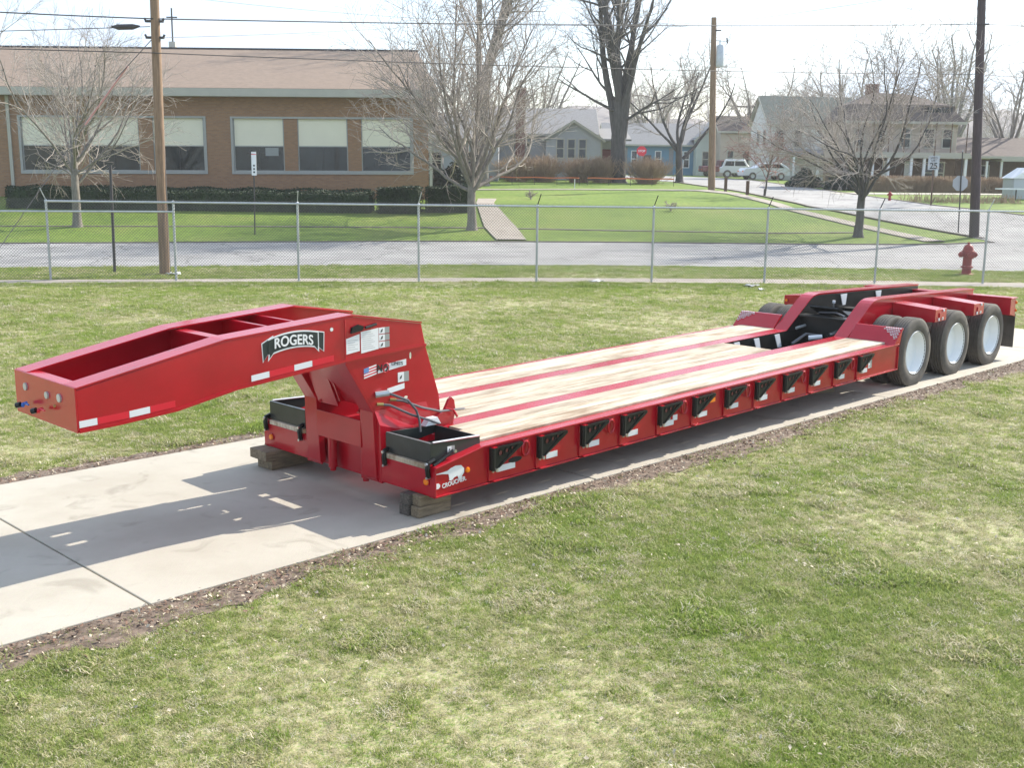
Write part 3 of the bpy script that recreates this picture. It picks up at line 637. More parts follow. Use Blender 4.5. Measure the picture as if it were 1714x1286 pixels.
b = MB(); b.tube([(-2.75, 1.12, 1.34), (-2.3, 1.08, 1.42), (-1.90, 1.02, 1.56), (-1.8, 1.0, 1.62), (-1.7, .99, 1.62), (-1.5, 1.0, 1.56)], .012, 'brass', 6); b.build('air_line', TR, smooth=True)
# side decals on the near plate
YG = GN - .0005
def flat(name, polys, tilt=0):
    b = MB()
    for p, mt, d in polys: b.prism(p, 'y', YG - d, YG, mt)
    return b.build(name, TR)
# banner
def arc(x): return .035 * (1 - ((x + .865) / .25) ** 2) + .03 * (x + .865)
b = MB(); xs = np.linspace(-1.112, -.622, 15)
def band(x0s, zo, h, mt, d, grow=0):
    for a, c in zip(x0s[:-1], x0s[1:]):
        b.prism([(a, 1.575 + arc(a) - grow), (c, 1.575 + arc(c) - grow), (c, 1.575 + arc(c) + h + grow), (a, 1.575 + arc(a) + h + grow)], 'y', YG - d, YG, mt)
for s_, x0 in ((1, -1.175), (-1, -.552)):        # folded tails
    tail = [(x0, 1.675), (x0 + s_ * .11, 1.725 if s_ > 0 else 1.735), (x0 + s_ * .11, 1.59), (x0 + s_ * .01, 1.515 if s_ > 0 else 1.545)]
    tail = [(x0, 1.668 if s_ > 0 else 1.70), (x0 + s_ * .115, 1.722), (x0 + s_ * .115, 1.60), (x0 + s_ * .055, 1.565), (x0 + s_ * .008, 1.508 if s_ > 0 else 1.53)]
    cx = sum(p[0] for p in tail) / 5; cz = sum(p[1] for p in tail) / 5
    b.prism(tail, 'y', YG - .002, YG, 'silver'); b.prism([(cx + (x - cx) * .86, cz + (z - cz) * .90) for x, z in tail], 'y', YG - .003, YG - .0015, 'blackd')
b.prism([(-1.112, 1.575 + arc(-1.112) - .012), (-1.112, 1.575 + arc(-1.112) + .128), (-1.05, 1.575 + arc(-1.05) + .128), (-1.05, 1.575 + arc(-1.05) + .0), (-1.118, 1.512)], 'y', YG - .0035, YG, 'silver')
b.prism([(-1.10, 1.575 + arc(-1.10)), (-1.10, 1.575 + arc(-1.1) + .115), (-1.05, 1.575 + arc(-1.05) + .115), (-1.05, 1.575 + arc(-1.05) + .01), (-1.104, 1.535)], 'y', YG - .0044, YG - .003, 'blackd')
b.prism([(-.612, 1.575 + arc(-.622) - .05), (-.612, 1.575 + arc(-.622) + .128), (-.66, 1.575 + arc(-.66) + .128), (-.66, 1.575 + arc(-.66) - .01)], 'y', YG - .0035, YG, 'silver')
b.prism([(-.624, 1.575 + arc(-.622) - .03), (-.624, 1.575 + arc(-.622) + .115), (-.66, 1.575 + arc(-.66) + .115), (-.66, 1.575 + arc(-.66))], 'y', YG - .0044, YG - .003, 'blackd')
band(xs, 0, .115, 'silver', .004, .013); band(xs, 0, .115, 'blackd', .005, 0)
b.build('banner_decal', TR)
text('ROGERS', .118, 'white', 'lettering', TR, face_y(-.865, YG - .006, 1.630, -.03), bold=.0026, sx=.88, arch=.030)
# reflective tape along the belly of the neck
def tape(x0, x1, mt, z=None):
    b = MB(); zz = [botz(x0) + .032, botz(x1) + .032]; b.prism([(x0, zz[0]), (x1, zz[1]), (x1, zz[1] + .05), (x0, zz[0] + .05)], 'y', YG - .002, YG, mt); b.build('reflector', TR)
for x0, x1, mt in ((-2.72, -2.585, 'silver'), (-2.58, -2.34, 'redsafe'), (-2.335, -2.17, 'silver'), (-2.165, -1.96, 'redsafe'), (-1.28, -1.11, 'silver'), (-1.105, -.87, 'redsafe'), (-.865, -.685, 'silver'), (-.68, -.46, 'redsafe')): tape(x0, x1, mt)
b = MB(); b.prism([(-.325, 1.475), (-.18, 1.49), (-.18, 1.64), (-.325, 1.61)], 'y', YG - .002, YG, 'white'); b.prism([(-.165, 1.465), (.03, 1.485), (.03, 1.672), (-.165, 1.655)], 'y', YG - .002, YG, 'white')
for k in range(9):
    z = 1.50 + k * .018; b.box(-.15, -.01 - (k % 3) * .02, YG - .0026, YG - .001, z, z + .003, 'grayprint')
for k in range(5): b.box(-.31, -.2 - (k % 2) * .03, YG - .0026, YG - .001, 1.51 + k * .02, 1.513 + k * .02, 'grayprint')
b.build('instruction_plate', TR)
for k in range(3): sticker(.036, .155, 1.49 + k * .063, 1.545 + k * .063, YG)
b = MB(); b.prism([(-.28, 1.655), (-.16, 1.67), (-.14, 1.705), (-.2, 1.725), (-.27, 1.705)], 'y', YG - .02, YG, 'blackp'); b.tube([(-.12, YG - .012, 1.69), (-.0, YG - .012, 1.71)], .012, 'blackp', 6); b.build('valve', TR)
b = MB(); b.disc((-.475, YG - .0015, 1.71), .015, 'white'); b.disc((-.475, YG - .001, 1.71), .018, 'trim'); b.build('hole', TR)
# lower plate: flag, slogan, warning stickers
b = MB(); fx0, fx1, fz = -.14, .0, 1.235
for k in range(7): b.prism([(fx0, fz + k * .0125), (fx1, fz + .025 + k * .0125), (fx1, fz + .0375 + k * .0125), (fx0, fz + .0125 + k * .0125)], 'y', YG - .002, YG, 'white' if k % 2 == 0 else 'redsafe')
b.prism([(fx0, fz + .044), (fx0 + .055, fz + .054), (fx0 + .055, fz + .0985), (fx0, fz + .0885)], 'y', YG - .0028, YG - .001, 'flagblue'); b.build('flag_decal', TR)
b = MB(); b.prism([(.015, 1.262), (.345, 1.298), (.345, 1.355), (.12, 1.335), (.12, 1.30), (.015, 1.29)], 'y', YG - .0015, YG, 'silver'); b.build('slogan_plate', TR)
text('NO', .088, 'blackd', 'lettering', TR, face_y(.068, YG - .003, 1.302, -.12), bold=.002, sx=.9)
b = MB(); pr_ = [(.105 + .036 * math.cos(q), YG - .004, 1.305 + .042 * math.sin(q)) for q in np.linspace(0, 2 * math.pi, 15)]; b.tube(pr_, .005, 'redsafe', 4, cap=False); b.tube([(.078, YG - .004, 1.285), (.13, YG - .004, 1.33)], .004, 'redsafe', 4); b.build('ring_mark', TR)
text('LIMITS', .045, 'blackd', 'lettering', TR, face_y(.238, YG - .003, 1.325, -.1), sx=1.05)
sticker(.245, .375, 1.15, 1.24, YG); b = MB(); b.prism([(.12, 1.06), (.32, 1.085), (.32, 1.135), (.12, 1.11)], 'y', YG - .002, YG, 'white'); b.build('sticker', TR)
for x, z, r1, r2 in ((.395, 1.38, .011, .032), (.335, 1.0, .022, .014)):
    b = MB(); b.disc((x, YG - .0012, z), r1, 'shade', rz=r2); b.build('hole', TR)
# hoses
b = MB()
b.tube([(.02, GN - .01, 1.08), (.10, GN - .07, 1.075), (.26, GN - .12, 1.0), (.34, GN - .14, .90), (.36, GN - .16, .80), (.36, GN - .17, .70)], .012, 'hose', 7)
b.tube([(.17, GN - .01, 1.0), (.26, GN - .05, .985), (.45, GN - .08, .90), (.70, GN - .06, .82), (.95, GN - .05, .80), (1.05, GN - .02, .785)], .011, 'hose', 7)
b.tube([(.01, GN - .01, .985), (.10, GN - .06, .97), (.30, GN - .12, .86), (.5, GN - .16, .78), (.58, GN - .18, .74)], .011, 'hose', 7)
b.build('air_hose', TR, smooth=True)
b = MB(); b.tube([(-.02, GN - .005, 1.075), (.09, GN - .06, 1.085)], .028, 'zinc', 8); b.tube([(.0, GN - .0, .985), (.05, GN - .03, .982)], .015, 'brass', 8); b.tube([(.15, GN, 1.005), (.2, GN - .025, 1.0)], .014, 'brass', 8); b.build('hose_coupling', TR, smooth=True)
b = MB(); b.prism([(.43, .735), (.62, .735), (.58, .80), (.49, .80)], 'y', GN - .16, GN - .09, 'silver'); b.build('valve_cover', TR)
b = MB(); b.tube([(-1.62, 1.3, 1.26), (-1.35, 1.3, 1.285)], .05, 'blackp', 10); b.build('support_pad', TR)

# --- rear frame
def zr(x): return float(np.interp(x, [8.44, 9.05, 9.12, 9.2, 9.3, 9.4, 12.77], [.655, 1.045, 1.085, 1.118, 1.134, 1.137, 1.02]))
tx = [8.44, 9.05, 9.12, 9.2, 9.3, 9.4, 12.77]
for near in (1, 0):
    y0, y1 = (S1 + .004, S2 - .004) if near else (W - S2 + .004, W - S1 - .004)
    poly = [(x, zr(x) - .018) for x in tx] + [(12.75, .80), (9.9, .78), (9.3, .60), (8.9, .33), (8.44, .31)]
    b = MB(); b.prism(poly, 'y', y0 + .012, y1 - .012, 'red')
    iy = (y1 - .011, y1 - .004) if near else (y0 + .004, y0 + .011)
    b.prism([(x, z - .012) for x, z in poly[:7]] + poly[7:], 'y', iy[0], iy[1], 'blackp')
    b.build('rear_beam', TR, bevel=.004)
    b = MB()
    for xa, xb in zip(tx[:-1], tx[1:]):
        za, zb = zr(xa), zr(xb); vs = []
        for x, z in ((xa, za), (xb, zb)):
            for y, dz in ((y0 - .004, -.017), (y1 + .004, -.017), (y1 + .004, 0), (y0 - .004, 0)): vs.append((x, y, z + dz))
        b.add(vs, [(0, 1, 5, 4), (1, 2, 6, 5), (2, 3, 7, 6), (3, 0, 4, 7), (0, 3, 2, 1), (4, 5, 6, 7)], 'red')
    b.build('rear_beam_flange', TR, smooth=True)
    Y = (lambda y: y) if near else mir
    for x in (9.80, 11.17):
        b = MB(); z1, z0 = 1.05 - (x - 9.8) * .025, 1.0 - (x - 9.8) * .025
        ya, yb = Y(.715), Y(.05)
        vs = [(x, ya, z1), (x + .38, ya, z1 - .01), (x + .38, yb, z0 - .01), (x, yb, z0), (x, ya, z0 - .24), (x + .38, ya, z0 - .24), (x + .38, yb, z0 - .185), (x, yb, z0 - .185)]
        b.add(vs, [(0, 1, 2, 3), (4, 7, 6, 5), (0, 3, 7, 4), (3, 2, 6, 7), (2, 1, 5, 6), (1, 0, 4, 5)], 'red'); o = b.build('fender_arm', TR, bevel=.006)
        e = MB(); yy = Y(.044); zc = z0 - .09
        for cx, cz, mt in ((x + .10, zc - .06, 'white'), (x + .22, zc - .055, 'white')): e.tube([(cx, yy - .006, cz - .02), (cx + .0, yy - .006, cz + .02)], .014, mt, 5)
        e.tube([(x + .26, yy - .01, zc + .06), (x + .26, yy + .01, zc + .06)], .018, 'white', 8); e.box(x + .12, x + .31, min(yy - .008, yy), max(yy - .008, yy) + .004, zc - .05, zc + .03, 'red'); e.build('arm_fitting', TR)
        if not near: lamp((x - .004, Y(.10), z0 - .08), 'x', .022)
    # front fender plate, a sloped tread sheet with grip studs
    b = MB(); ya, yb = sorted((Y(.0), Y(S1 - .02)))
    b.prism([(8.42, .635), (8.47, .63), (8.70, .835), (8.69, .85), (8.655, .848)], 'y', ya, yb, 'red')
    g0, g1 = sorted((Y(-.004), Y(.01))); b.prism([(8.42, .632), (8.60, .632), (8.665, .845)], 'y', g0, g1, 'red')
    b.build('fender_plate', TR, bevel=.003)
    s_ = MB()
    for i in range(7):
        for j in range(9):
            if i + j * .9 < 7.2:
                t_ = .95 - j * .085 ; x = 8.425 + .232 * t_; z = .64 + .207 * t_ + .008; y = Y(.02 + i * .034 + (.017 if j % 2 else 0))
                s_.box(x - .010, x + .010, y - .010, y + .010, z - .004, z + .005, 'silver')
    s_.build('grip_studs', TR, kind='stuff')
    b = MB(); b.box(8.50, 8.58, Y(.05) - .002, Y(.05), .64, .70, 'silver'); b.build('sticker', TR) if near else None
    b = MB(); yA_, yB_ = sorted((Y(.02), Y(.67))); b.box(12.80, 12.815, yA_, yB_, .10, .66, 'rubber'); b.build('mudflap', TR)
b = MB(); b.prism([(12.56, .945), (12.60, .945), (12.60, .93), (12.78, .915), (12.78, .62), (12.60, .66), (12.56, .66)], 'y', .02, W - .02, 'red'); b.box(12.54, 12.80, .0, W, .925, .94, 'red'); b.build('rear_bumper', TR, bevel=.004)
b = MB(); [b.tube([(12.79, y, z), (12.80, y, z)], .03, 'amber', 10) for y in (.03, W - .03) for z in (.72, .85)]; b.build('rear_lamp', TR)
# well in front of the axles and the black running gear
b = MB(); b.box(6.81, 8.6, S2 - .004, S2 + .004, .30, ZD - .03, 'blackp'); b.box(6.81, 9.3, W - S2 - .004, W - S2 + .004, .30, ZD - .012, 'blackp'); b.box(6.80, 6.812, S2, W - S2, .30, ZD - .05, 'blackp'); b.box(6.82, 12.4, S2, W - S2, .27, .285, 'blackp'); b.build('well_lining', TR)
for x in (7.05, 7.55, 8.1):
    b = MB(); y = W - S2 - .008; b.add([(x, y, ZD - .03), (x + .13, y, ZD - .03), (x + .17, y - .02, .44), (x + .07, y - .02, .44), (x, y - .012, ZD - .03), (x + .13, y - .012, ZD - .03), (x + .17, y - .03, .44), (x + .07, y - .03, .44)], [(0, 1, 2, 3), (4, 5, 6, 7), (0, 1, 5, 4), (1, 2, 6, 5), (2, 3, 7, 6), (3, 0, 4, 7)], 'silver'); b.build('step_plate', TR)
for x in (10.0, 11.16):
    b = MB(); y = W - S2 - .002; z = zr(x) - .05; b.add([(x, y, z), (x + .20, y, z), (x + .15, y - .01, z - .17), (x + .06, y - .01, z - .17), (x, y - .012, z), (x + .2, y - .012, z), (x + .15, y - .022, z - .17), (x + .06, y - .022, z - .17)], [(0, 1, 2, 3), (4, 5, 6, 7), (0, 1, 5, 4), (1, 2, 6, 5), (2, 3, 7, 6), (3, 0, 4, 7)], 'silver'); b.build('step_plate', TR)
AX = [(9.29, .421), (10.645, .4025), (12.0, .384)]
for i, (x, z) in enumerate(AX):
    b = MB(); b.tube([(x, .30, z), (x, W - .30, z)], .065, 'blackp', 12); b.box(x - .07, x + .07, .95, 1.05, z, z + .42, 'blackp'); b.box(x - .07, x + .07, W - 1.05, W - .95, z, z + .42, 'blackp'); b.build('axle', TR, smooth=True)
    for y in (1.06, W - 1.06):
        b = MB(); b.lathe([(0, .20), (.09, .20), (.12, .17), (.11, .13), (.13, .09), (.11, .05), (.12, .01), (.08, 0), (0, 0)], 'rubber', 16, 'z', (x + .33, y, z + .1)); b.build('air_spring', TR, smooth=True)
    b = MB(); b.box(x - .45, x - .37, S2 - .01, W - S2 + .01, z + .12, z + .44, 'blackp'); b.box(x - .52, x - .30, S2 - .01, W - S2 + .01, z + .42, z + .445, 'blackp'); b.build('frame_crossmember', TR, bevel=.004)
    b = MB(); b.tube([(x - .36, 1.3, z + .3), (x - .1, 1.25, z + .33), (x + .2, 1.5, z + .30)], .05, 'blackp', 10); b.tube([(x - .40, 1.0, z + .47), (x - .3, 1.2, z + .50), (x - .25, 1.5, z + .47), (x + .2, 1.6, z + .4)], .014, 'hose', 6); b.build('air_tank', TR, smooth=True)
b = MB(); b.prism([(8.95, .98), (8.97, 1.0), (9.27, .86), (9.55, .88), (9.55, .86), (9.26, .835)], 'y', 1.15, 1.62, 'blackp'); b.tube([(8.62, W - S2 - .06, ZD + .02), (9.0, W - S2 - .09, ZD + .06)], .022, 'zinc', 8); b.build('suspension_guard', TR)
b = MB(); b.tube([(9.5, 1.52, .88), (9.5, 1.52, 1.0)], .014, 'steel', 6); b.tube([(9.5, 1.52, .99), (9.5, 1.52, 1.03)], .024, 'silver', 8); b.build('suspension_valve', TR, smooth=True); b = MB(); b.tube([(8.75, 1.15, .62), (8.85, 1.08, .66), (8.95, 1.02, .70)], .03, 'steel', 8); b.build('drain_pipe', TR, smooth=True); b = MB(); b.tube([(8.5, 1.35, .58), (8.62, 1.2, .60)], .035, 'silver', 8); b.build('pipe_cap', TR, smooth=True); b = MB(); b.tube([(8.3, 1.5, .5), (8.6, 1.45, .62), (8.7, 1.3, .6)], .02, 'hose', 6)
b.build('air_line', TR, smooth=True)
b = MB(); b.lathe([(0, .0), (.10, .0), (.11, .02), (.11, .2), (.1, .22), (0, .22)], 'blackp', 14, 'y', (8.95, 1.1, .6)); b.lathe([(0, .0), (.10, .0), (.11, .02), (.11, .2), (.1, .22), (0, .22)], 'blackp', 14, 'y', (9.1, 1.35, .58)); b.build('brake_chamber', TR, smooth=True)
# wheels
def tyre_prof(w_):
    R = .503; h = w_ / 2; pr = [(.305, -h * .80), (.34, -h * .97), (.40, -h), (.455, -h * .97), (.485, -h * .88), (R - .004, -h * .78)]
    n = 5; gw = .009; xs = np.linspace(-h * .62, h * .62, n)
    for x in xs: pr += [(R, x - gw - .012), (R, x - gw * .6), (R - .012, x - gw * .45), (R - .012, x + gw * .45), (R, x + gw * .6)]
    pr += [(R - .004, h * .78), (.485, h * .88), (.455, h * .97), (.40, h), (.34, h * .97), (.305, h * .80)]
    return pr
def make_wheel(s):   # s = -1: dish facing -Y (outer near)
    b = MB(); b.lathe([(.312, s * .118), (.318, s * .108), (.306, s * .10), (.292, s * .095), (.278, s * .06), (.272, s * .01), (.262, s * -.012), (.235, s * -.018), (.12, s * -.005), (.06, s * .0), (0, s * .0)], 'rim', 40, 'y')
    b.lathe([(.312, -s * .118), (.306, -s * .10), (.29, -s * .06), (.262, -s * .015)], 'rim', 32, 'y')
    return b
tm = MB(); tm.lathe(tyre_prof(.25), 'rubber', 56, 'y')
w0 = make_wheel(-1).build('wheel', TR, smooth=True); t0 = tm.build('tyre', w0, smooth=True)
hh = MB(); hh.disc((-.150, .003, .02), .019, 'dark', rz=.045); hh.build('hand_hole', w0)
w1 = make_wheel(1).build('wheel', TR, smooth=True); t1_ = bpy.data.objects.new('tyre', t0.data); COL.objects.link(t1_); t1_.parent = w1
first = {-1: w0, 1: w1}; used = {-1: False, 1: False}
for i, (x, z) in enumerate(AX):
    for y, s_ in ((.185, -1), (.505, 1), (W - .505, -1), (W - .185, 1)):
        o = first[s_] if not used[s_] else copy_tree(first[s_], TR); used[s_] = True
        o.location = (x, y, z - .0 + .003); o.rotation_euler = (0, (.0, -.35, .6)[i], 0)
b = MB(); b.tube([(10.645 - .07, .19, .42), (10.645 + .05, .19, .43)], .004, 'brown', 5); b.tube([(10.645 - .01, .19, .45), (10.645 - .01, .19, .40)], .004, 'brown', 5); b.build('valve_stem', TR)
TR['label'] = TR['label']

# --- timbers under the nose corners
def timber(cx, cy, z0, lx, ly, h, rot, mt, label):
    b = MB(); b.box(-lx / 2, lx / 2, -ly / 2, ly / 2, 0, h, mt); o = b.build('timber_block', None, bevel=.008, label=label, category='timber', group='timbers propping up the trailer')
    x, y, _ = tw(cx, cy); o.location = (x, y, z0); o.rotation_euler = (0, 0, TA + rot)
Z0 = .0235
timber(.16, 2.46, Z0, .52, .24, .098, .04, 'timber', 'brown timber lying on the concrete, bottom of the pair under the far nose corner')
timber(.06, 2.47, Z0 + .0985, .44, .30, .098, -.03, 'timber', 'brown timber on top of the pair under the far nose corner')
timber(.13, .20, Z0, .38, .11, .098, .02, 'timber', 'grey weathered timber at the bottom of the near stack, on the grass side')
timber(.12, .325, Z0, .40, .12, .098, 0, 'timberdark', 'dark timber at the bottom of the near stack, behind the weathered one')
timber(.14, .20, Z0 + .0985, .36, .11, .098, -.03, 'timber', 'grey weathered timber on top of the near stack, on the grass side')
timber(.11, .32, Z0 + .0985, .38, .12, .098, .05, 'timberdark', 'dark timber on top of the near stack, towards the gooseneck')
# ================================================================== chain-link fence
M['meshwire'] = mat('fence wire', (.085, .09, .095), .6, metal=.2)
FX, FY, FA, FS, FH = -12.016, 29.176, .10379, 3.177, 2.06
def fp(s, z=0, d=0): return (FX + math.cos(FA) * s - math.sin(FA) * d, FY + math.sin(FA) * s + math.cos(FA) * d, z)
FE = thing('chain_link_fence', 'long galvanised chain link fence with angled post arms between the lawn and the street', 'fence', fp(0), FA)
def fl(x): return x
for k in range(-3, 12):
    s = k * FS; lean = random.uniform(-.012, .012)
    b = MB(); b.tube([(s, 0, -.05), (s + lean, 0, FH)], .032, 'zinc', 8); b.lathe([(.038, FH - .05), (.04, FH), (.02, FH + .03), (0, FH + .03)], 'zinc', 8, 'z', (s + lean, 0, 0))
    o = b.build('post', FE, smooth=True)
    if k != 1:
        a = MB(); dx = .05 if k >= 3 else -.06 if k == 0 else .02; a.tube([(s + lean, 0, FH + .01), (s + lean + dx * 1.6, -.10, FH + .31)], .013, 'blackp' if 4 <= k < 8 else 'zinc', 6); a.build('post_arm', o)
b = MB(); b.tube([(0, -.036, FH - .02), (11 * FS, -.036, FH - .02)], .026, 'zinc', 8); b.build('top_rail', FE, smooth=True)
b = MB(); b.tube([(-3 * FS, -.04, 1.72), (0, -.04, 1.78), (FS, -.04, 1.80)], .024, 'zinc', 8); b.build('lower_rail', FE, smooth=True)
b = MB(); sp = .078; H = FH; zt = lambda s: FH + .08
n0, n1 = int(-3 * FS / sp), int(11 * FS / sp); vs = []; fs = []; r = .0037
def wire_seg(x0, z0, x1, z1, y):
    o = len(vs); dx, dz = x1 - x0, z1 - z0; L = math.hypot(dx, dz); nx, nz = -dz / L * r, dx / L * r
    vs.extend([(x0 - nx, y, z0 - nz), (x0 + nx, y, z0 + nz), (x1 + nx, y, z1 + nz), (x1 - nx, y, z1 - nz), (x0, y - r, z0), (x1, y - r, z1)])
    fs.extend([(o, o + 1, o + 2, o + 3), (o, o + 3, o + 5, o + 4), (o + 4, o + 5, o + 2, o + 1)])
for i in range(n0, n1):
    x = i * sp; wire_seg(x, .03, x + H, H + .05, -.03); wire_seg(x, .03, x - H, H + .05, -.026)
b.add(vs, fs, 'meshwire'); b.build('wire_mesh', FE, fix=False, kind='stuff')

# ================================================================== poles, cables
def pole(name, label, x, y, top, r0, r1, mt, lean=(0, 0), base=None, cat='utility pole', group=None):
    z = tz(y) if base is None else base
    t = thing(name, label, cat, (x, y, z), group=group); b = MB(); n = 12
    pts = [(lean[0] * k / n, lean[1] * k / n, -.2 + (top - z + .2) * k / n) for k in range(n + 1)]
    b.tube(pts, [r0 + (r1 - r0) * k / n for k in range(n + 1)], mt, 14); b.build('shaft', t, smooth=True); return t
P1 = pole('utility_pole', 'brown wooden utility pole behind the fence, in front of the school windows', -9.68, 31.2, 10.2, .140, .112, 'pole', (.07, 0))
b = MB()
for z in (6.33, 6.75):
    b.box(-.22, .26, -.05, .05, z - .03, z + .03, 'wire'); b.tube([(-.2, 0, z), (-.24, 0, z + .08)], .03, 'wire', 6); b.tube([(.24, 0, z), (.28, 0, z + .08)], .03, 'wire', 6)
b.build('cable_bracket', P1)
b = MB(); b.tube([(.17, -.02, 0), (.13, -.02, 6.3)], .010, 'wiregray', 5); b.build('ground_wire', P1)
P2 = pole('utility_pole', 'tall wooden utility pole with a grey transformer beside the side street', 13.1, 76, 12.85, .24, .17, 'pole', (-.36, 0))
b = MB(); b.lathe([(0, 7.9), (.24, 7.9), (.26, 8.0), (.26, 9.2), (.2, 9.3), (0, 9.3)], 'zinc', 14, 'z', (.10, -.33, 0)); b.tube([(.05, -.3, 9.3), (.05, -.3, 9.6)], .05, 'zinc', 6); b.build('transformer', P2, smooth=True)
b = MB(); b.tube([(-.28, -.1, 10.2), (.1, -.3, 10.2)], .05, 'wire', 6); b.tube([(.55, -.2, 9.4), (.5, -.2, 9.75)], .05, 'wire', 6); b.tube([(-.2, 0, 9.6), (.55, -.2, 9.5)], .02, 'wire', 5); b.build('insulator', P2)
P3 = pole('utility_pole', 'dark creosoted utility pole on the street corner behind the red hydrant', 20.3, 50, 12.5, .215, .16, 'poledark', (-.72, 0))
b = MB(); b.tube([(-.6, -.1, 9.0), (-.3, -.3, 9.0)], .04, 'wire', 6); b.build('insulator', P3); b = MB(); b.box(-.52, -.36, -.2, -.1, 5.3, 5.45, 'wire'); b.build('cable_bracket', P3)
P4 = pole('utility_pole', 'far off utility pole with a single crossarm rising behind the roofs', 35.2, 175, 12.9, .22, .17, 'poledark')
b = MB(); b.box(-1.9, 1.9, -.06, .06, 9.9, 10.15, 'poledark'); b.build('crossarm', P4)
t = pole('metal_post', 'thin dark green metal post without a sign on the street verge', -11.17, 31.5, 2.95, .042, .038, 'wire', (.03, 0), cat='post')
def cable(label, pts, sag, r=.014, mt='wire'):
    b = MB(); P = []
    for (a, c), s_ in zip(zip(pts[:-1], pts[1:]), sag):
        a, c = Vector(a), Vector(c)
        for k in range(0, 25):
            t = k / 24; p = a + (c - a) * t; p.z -= s_ * 4 * t * (1 - t)
            if k or not P: P.append(p)
    b.tube(P, r, mt, 5); return b.build('overhead_cable', None, label=label, category='cable', group='overhead cables')
A1, A3 = (-9.62, 31.1, 6.80), (19.75, 49.9, 9.36)
cable('thick overhead cable running above the school ridge from pole to pole', [(-26, 27.0, 7.25), A1, A3, (48, 66, 13.0)], (.15, .12, .6), .017)
cable('overhead cable crossing in front of the school roof', [(-26, 28.0, 5.85), (-9.64, 31.05, 5.92), (19.8, 49.85, 7.28), (48, 66, 8.6)], (.0, .12, .3), .013)
cable('thin cable from the splice case on the left to the pole head', [(-26, 27.5, 5.6), (-9.75, 31.1, 6.60)], (.05,), .011)
cable('thin pale cable climbing right from the brown pole', [(-9.5, 31.2, 6.33), (6, 60, 11.5)], (.3,), .008, 'wiregray')
cable('faint cable high in the sky between the tall poles', [(12.6, 76, 12.4), (40, 60, 15.8)], (.3,), .012, 'wiregray')
cable('faint cable reaching from the transformer pole over the big tree', [(12.6, 76, 12.5), (-24, 62, 12.4)], (.8,), .010, 'wiregray')
b = MB(); b.tube([(-10.72, 30.95, 6.57), (-10.55, 30.97, 6.56), (-10.18, 31.02, 6.58), (-10.0, 31.05, 6.6)], [.02, .075, .075, .02], 'wire', 8); b.build('splice_case', None, label='dark splice case hanging on the cable left of the brown pole', category='cable case')
b = MB(); b.tube([(-9.75, 31.2, 6.28), (-11.0, 31.9, 5.3)], .012, 'wiregray', 6); b.tube([(-10.6, 31.7, 5.62), (-12.4, 33.2, 4.1)], .024, 'pink', 8); b.tube([(-12.4, 33.2, 4.1), (-17, 37, .05)], .012, 'wiregray', 6); b.build('guy_wire', None, label='slanting guy wire with a faded pink guard left of the brown pole', category='guy wire')

# ================================================================== signs, hydrants, posts
def octagon(r): return [(r * math.cos(q), r * math.sin(q)) for q in np.linspace(0, 2 * math.pi, 9)[:-1] + math.pi / 8]
t = thing('street_sign', 'narrow white vertical sign on a thin post in front of the school', 'sign', (-10.95, 47.8, tz(47.8)))
b = MB(); b.tube([(0, .02, -.1), (.05, .02, 3.4)], .03, 'wire', 6); b.build('sign_post', t)
b = MB(); b.box(-.05, .15, -.02, 0, 2.45, 3.42, 'white')
b.build('sign_panel', t); b = MB()
for k, z in enumerate((2.55, 2.68, 2.82)): b.box(.02, .09, -.024, -.019, z, z + .07, 'blackd')
b.box(-.05, .15, -.024, -.019, 3.30, 3.33, 'redsafe'); b.build('print', t)
t = thing('speed_sign', 'white speed limit sign reading 25 on a post by the side street', 'sign', (22.62, 62, tz(62)))
b = MB(); b.tube([(.05, .03, -.1), (.0, .03, 2.9)], .045, 'brown', 6); b.build('sign_post', t)
b = MB(); b.box(-.30, .30, -.01, 0.01, 1.92, 2.68, 'signback'); b.build('sign_panel', t)
text('25', .46, 'blackd', 'lettering', t, face_y(0, -.014, 2.12), bold=.008, sx=.95); text('SPEED', .16, 'blackd', 'lettering', t, face_y(0, -.014, 2.55), sx=.9); text('LIMIT', .13, 'blackd', 'lettering', t, face_y(0, -.014, 2.41), sx=.9)
t = thing('stop_sign', 'back of a grey octagonal stop sign on a thin post beside the dark pole', 'sign', (20.05, 51.3, tz(51.3)))
b = MB(); b.tube([(.02, -.03, -.1), (-.1, -.03, 3.6)], .028, 'wire', 6); b.tube([(-.06, -.03, 2.5), (-.1, -.03, 3.7)], .02, 'zinc', 6); b.build('sign_post', t)
b = MB(); b.prism([(x - .07, z + 2.22) for x, z in octagon(.36)], 'y', -.002, .008, 'signback'); b.build('sign_panel', t)
t = thing('stop_sign', 'small far red stop sign in front of the blue house', 'sign', (12.1, 110, tz(110)))
b = MB(); b.tube([(0, .03, -.1), (0, .03, 2.9)], .04, 'zinc', 6); b.build('sign_post', t)
b = MB(); b.prism([(x, z + 2.45) for x, z in octagon(.50)], 'y', -.01, .01, 'redsafe'); b.build('sign_panel', t); text('STOP', .28, 'white', 'lettering', t, face_y(0, -.016, 2.45), bold=.008)
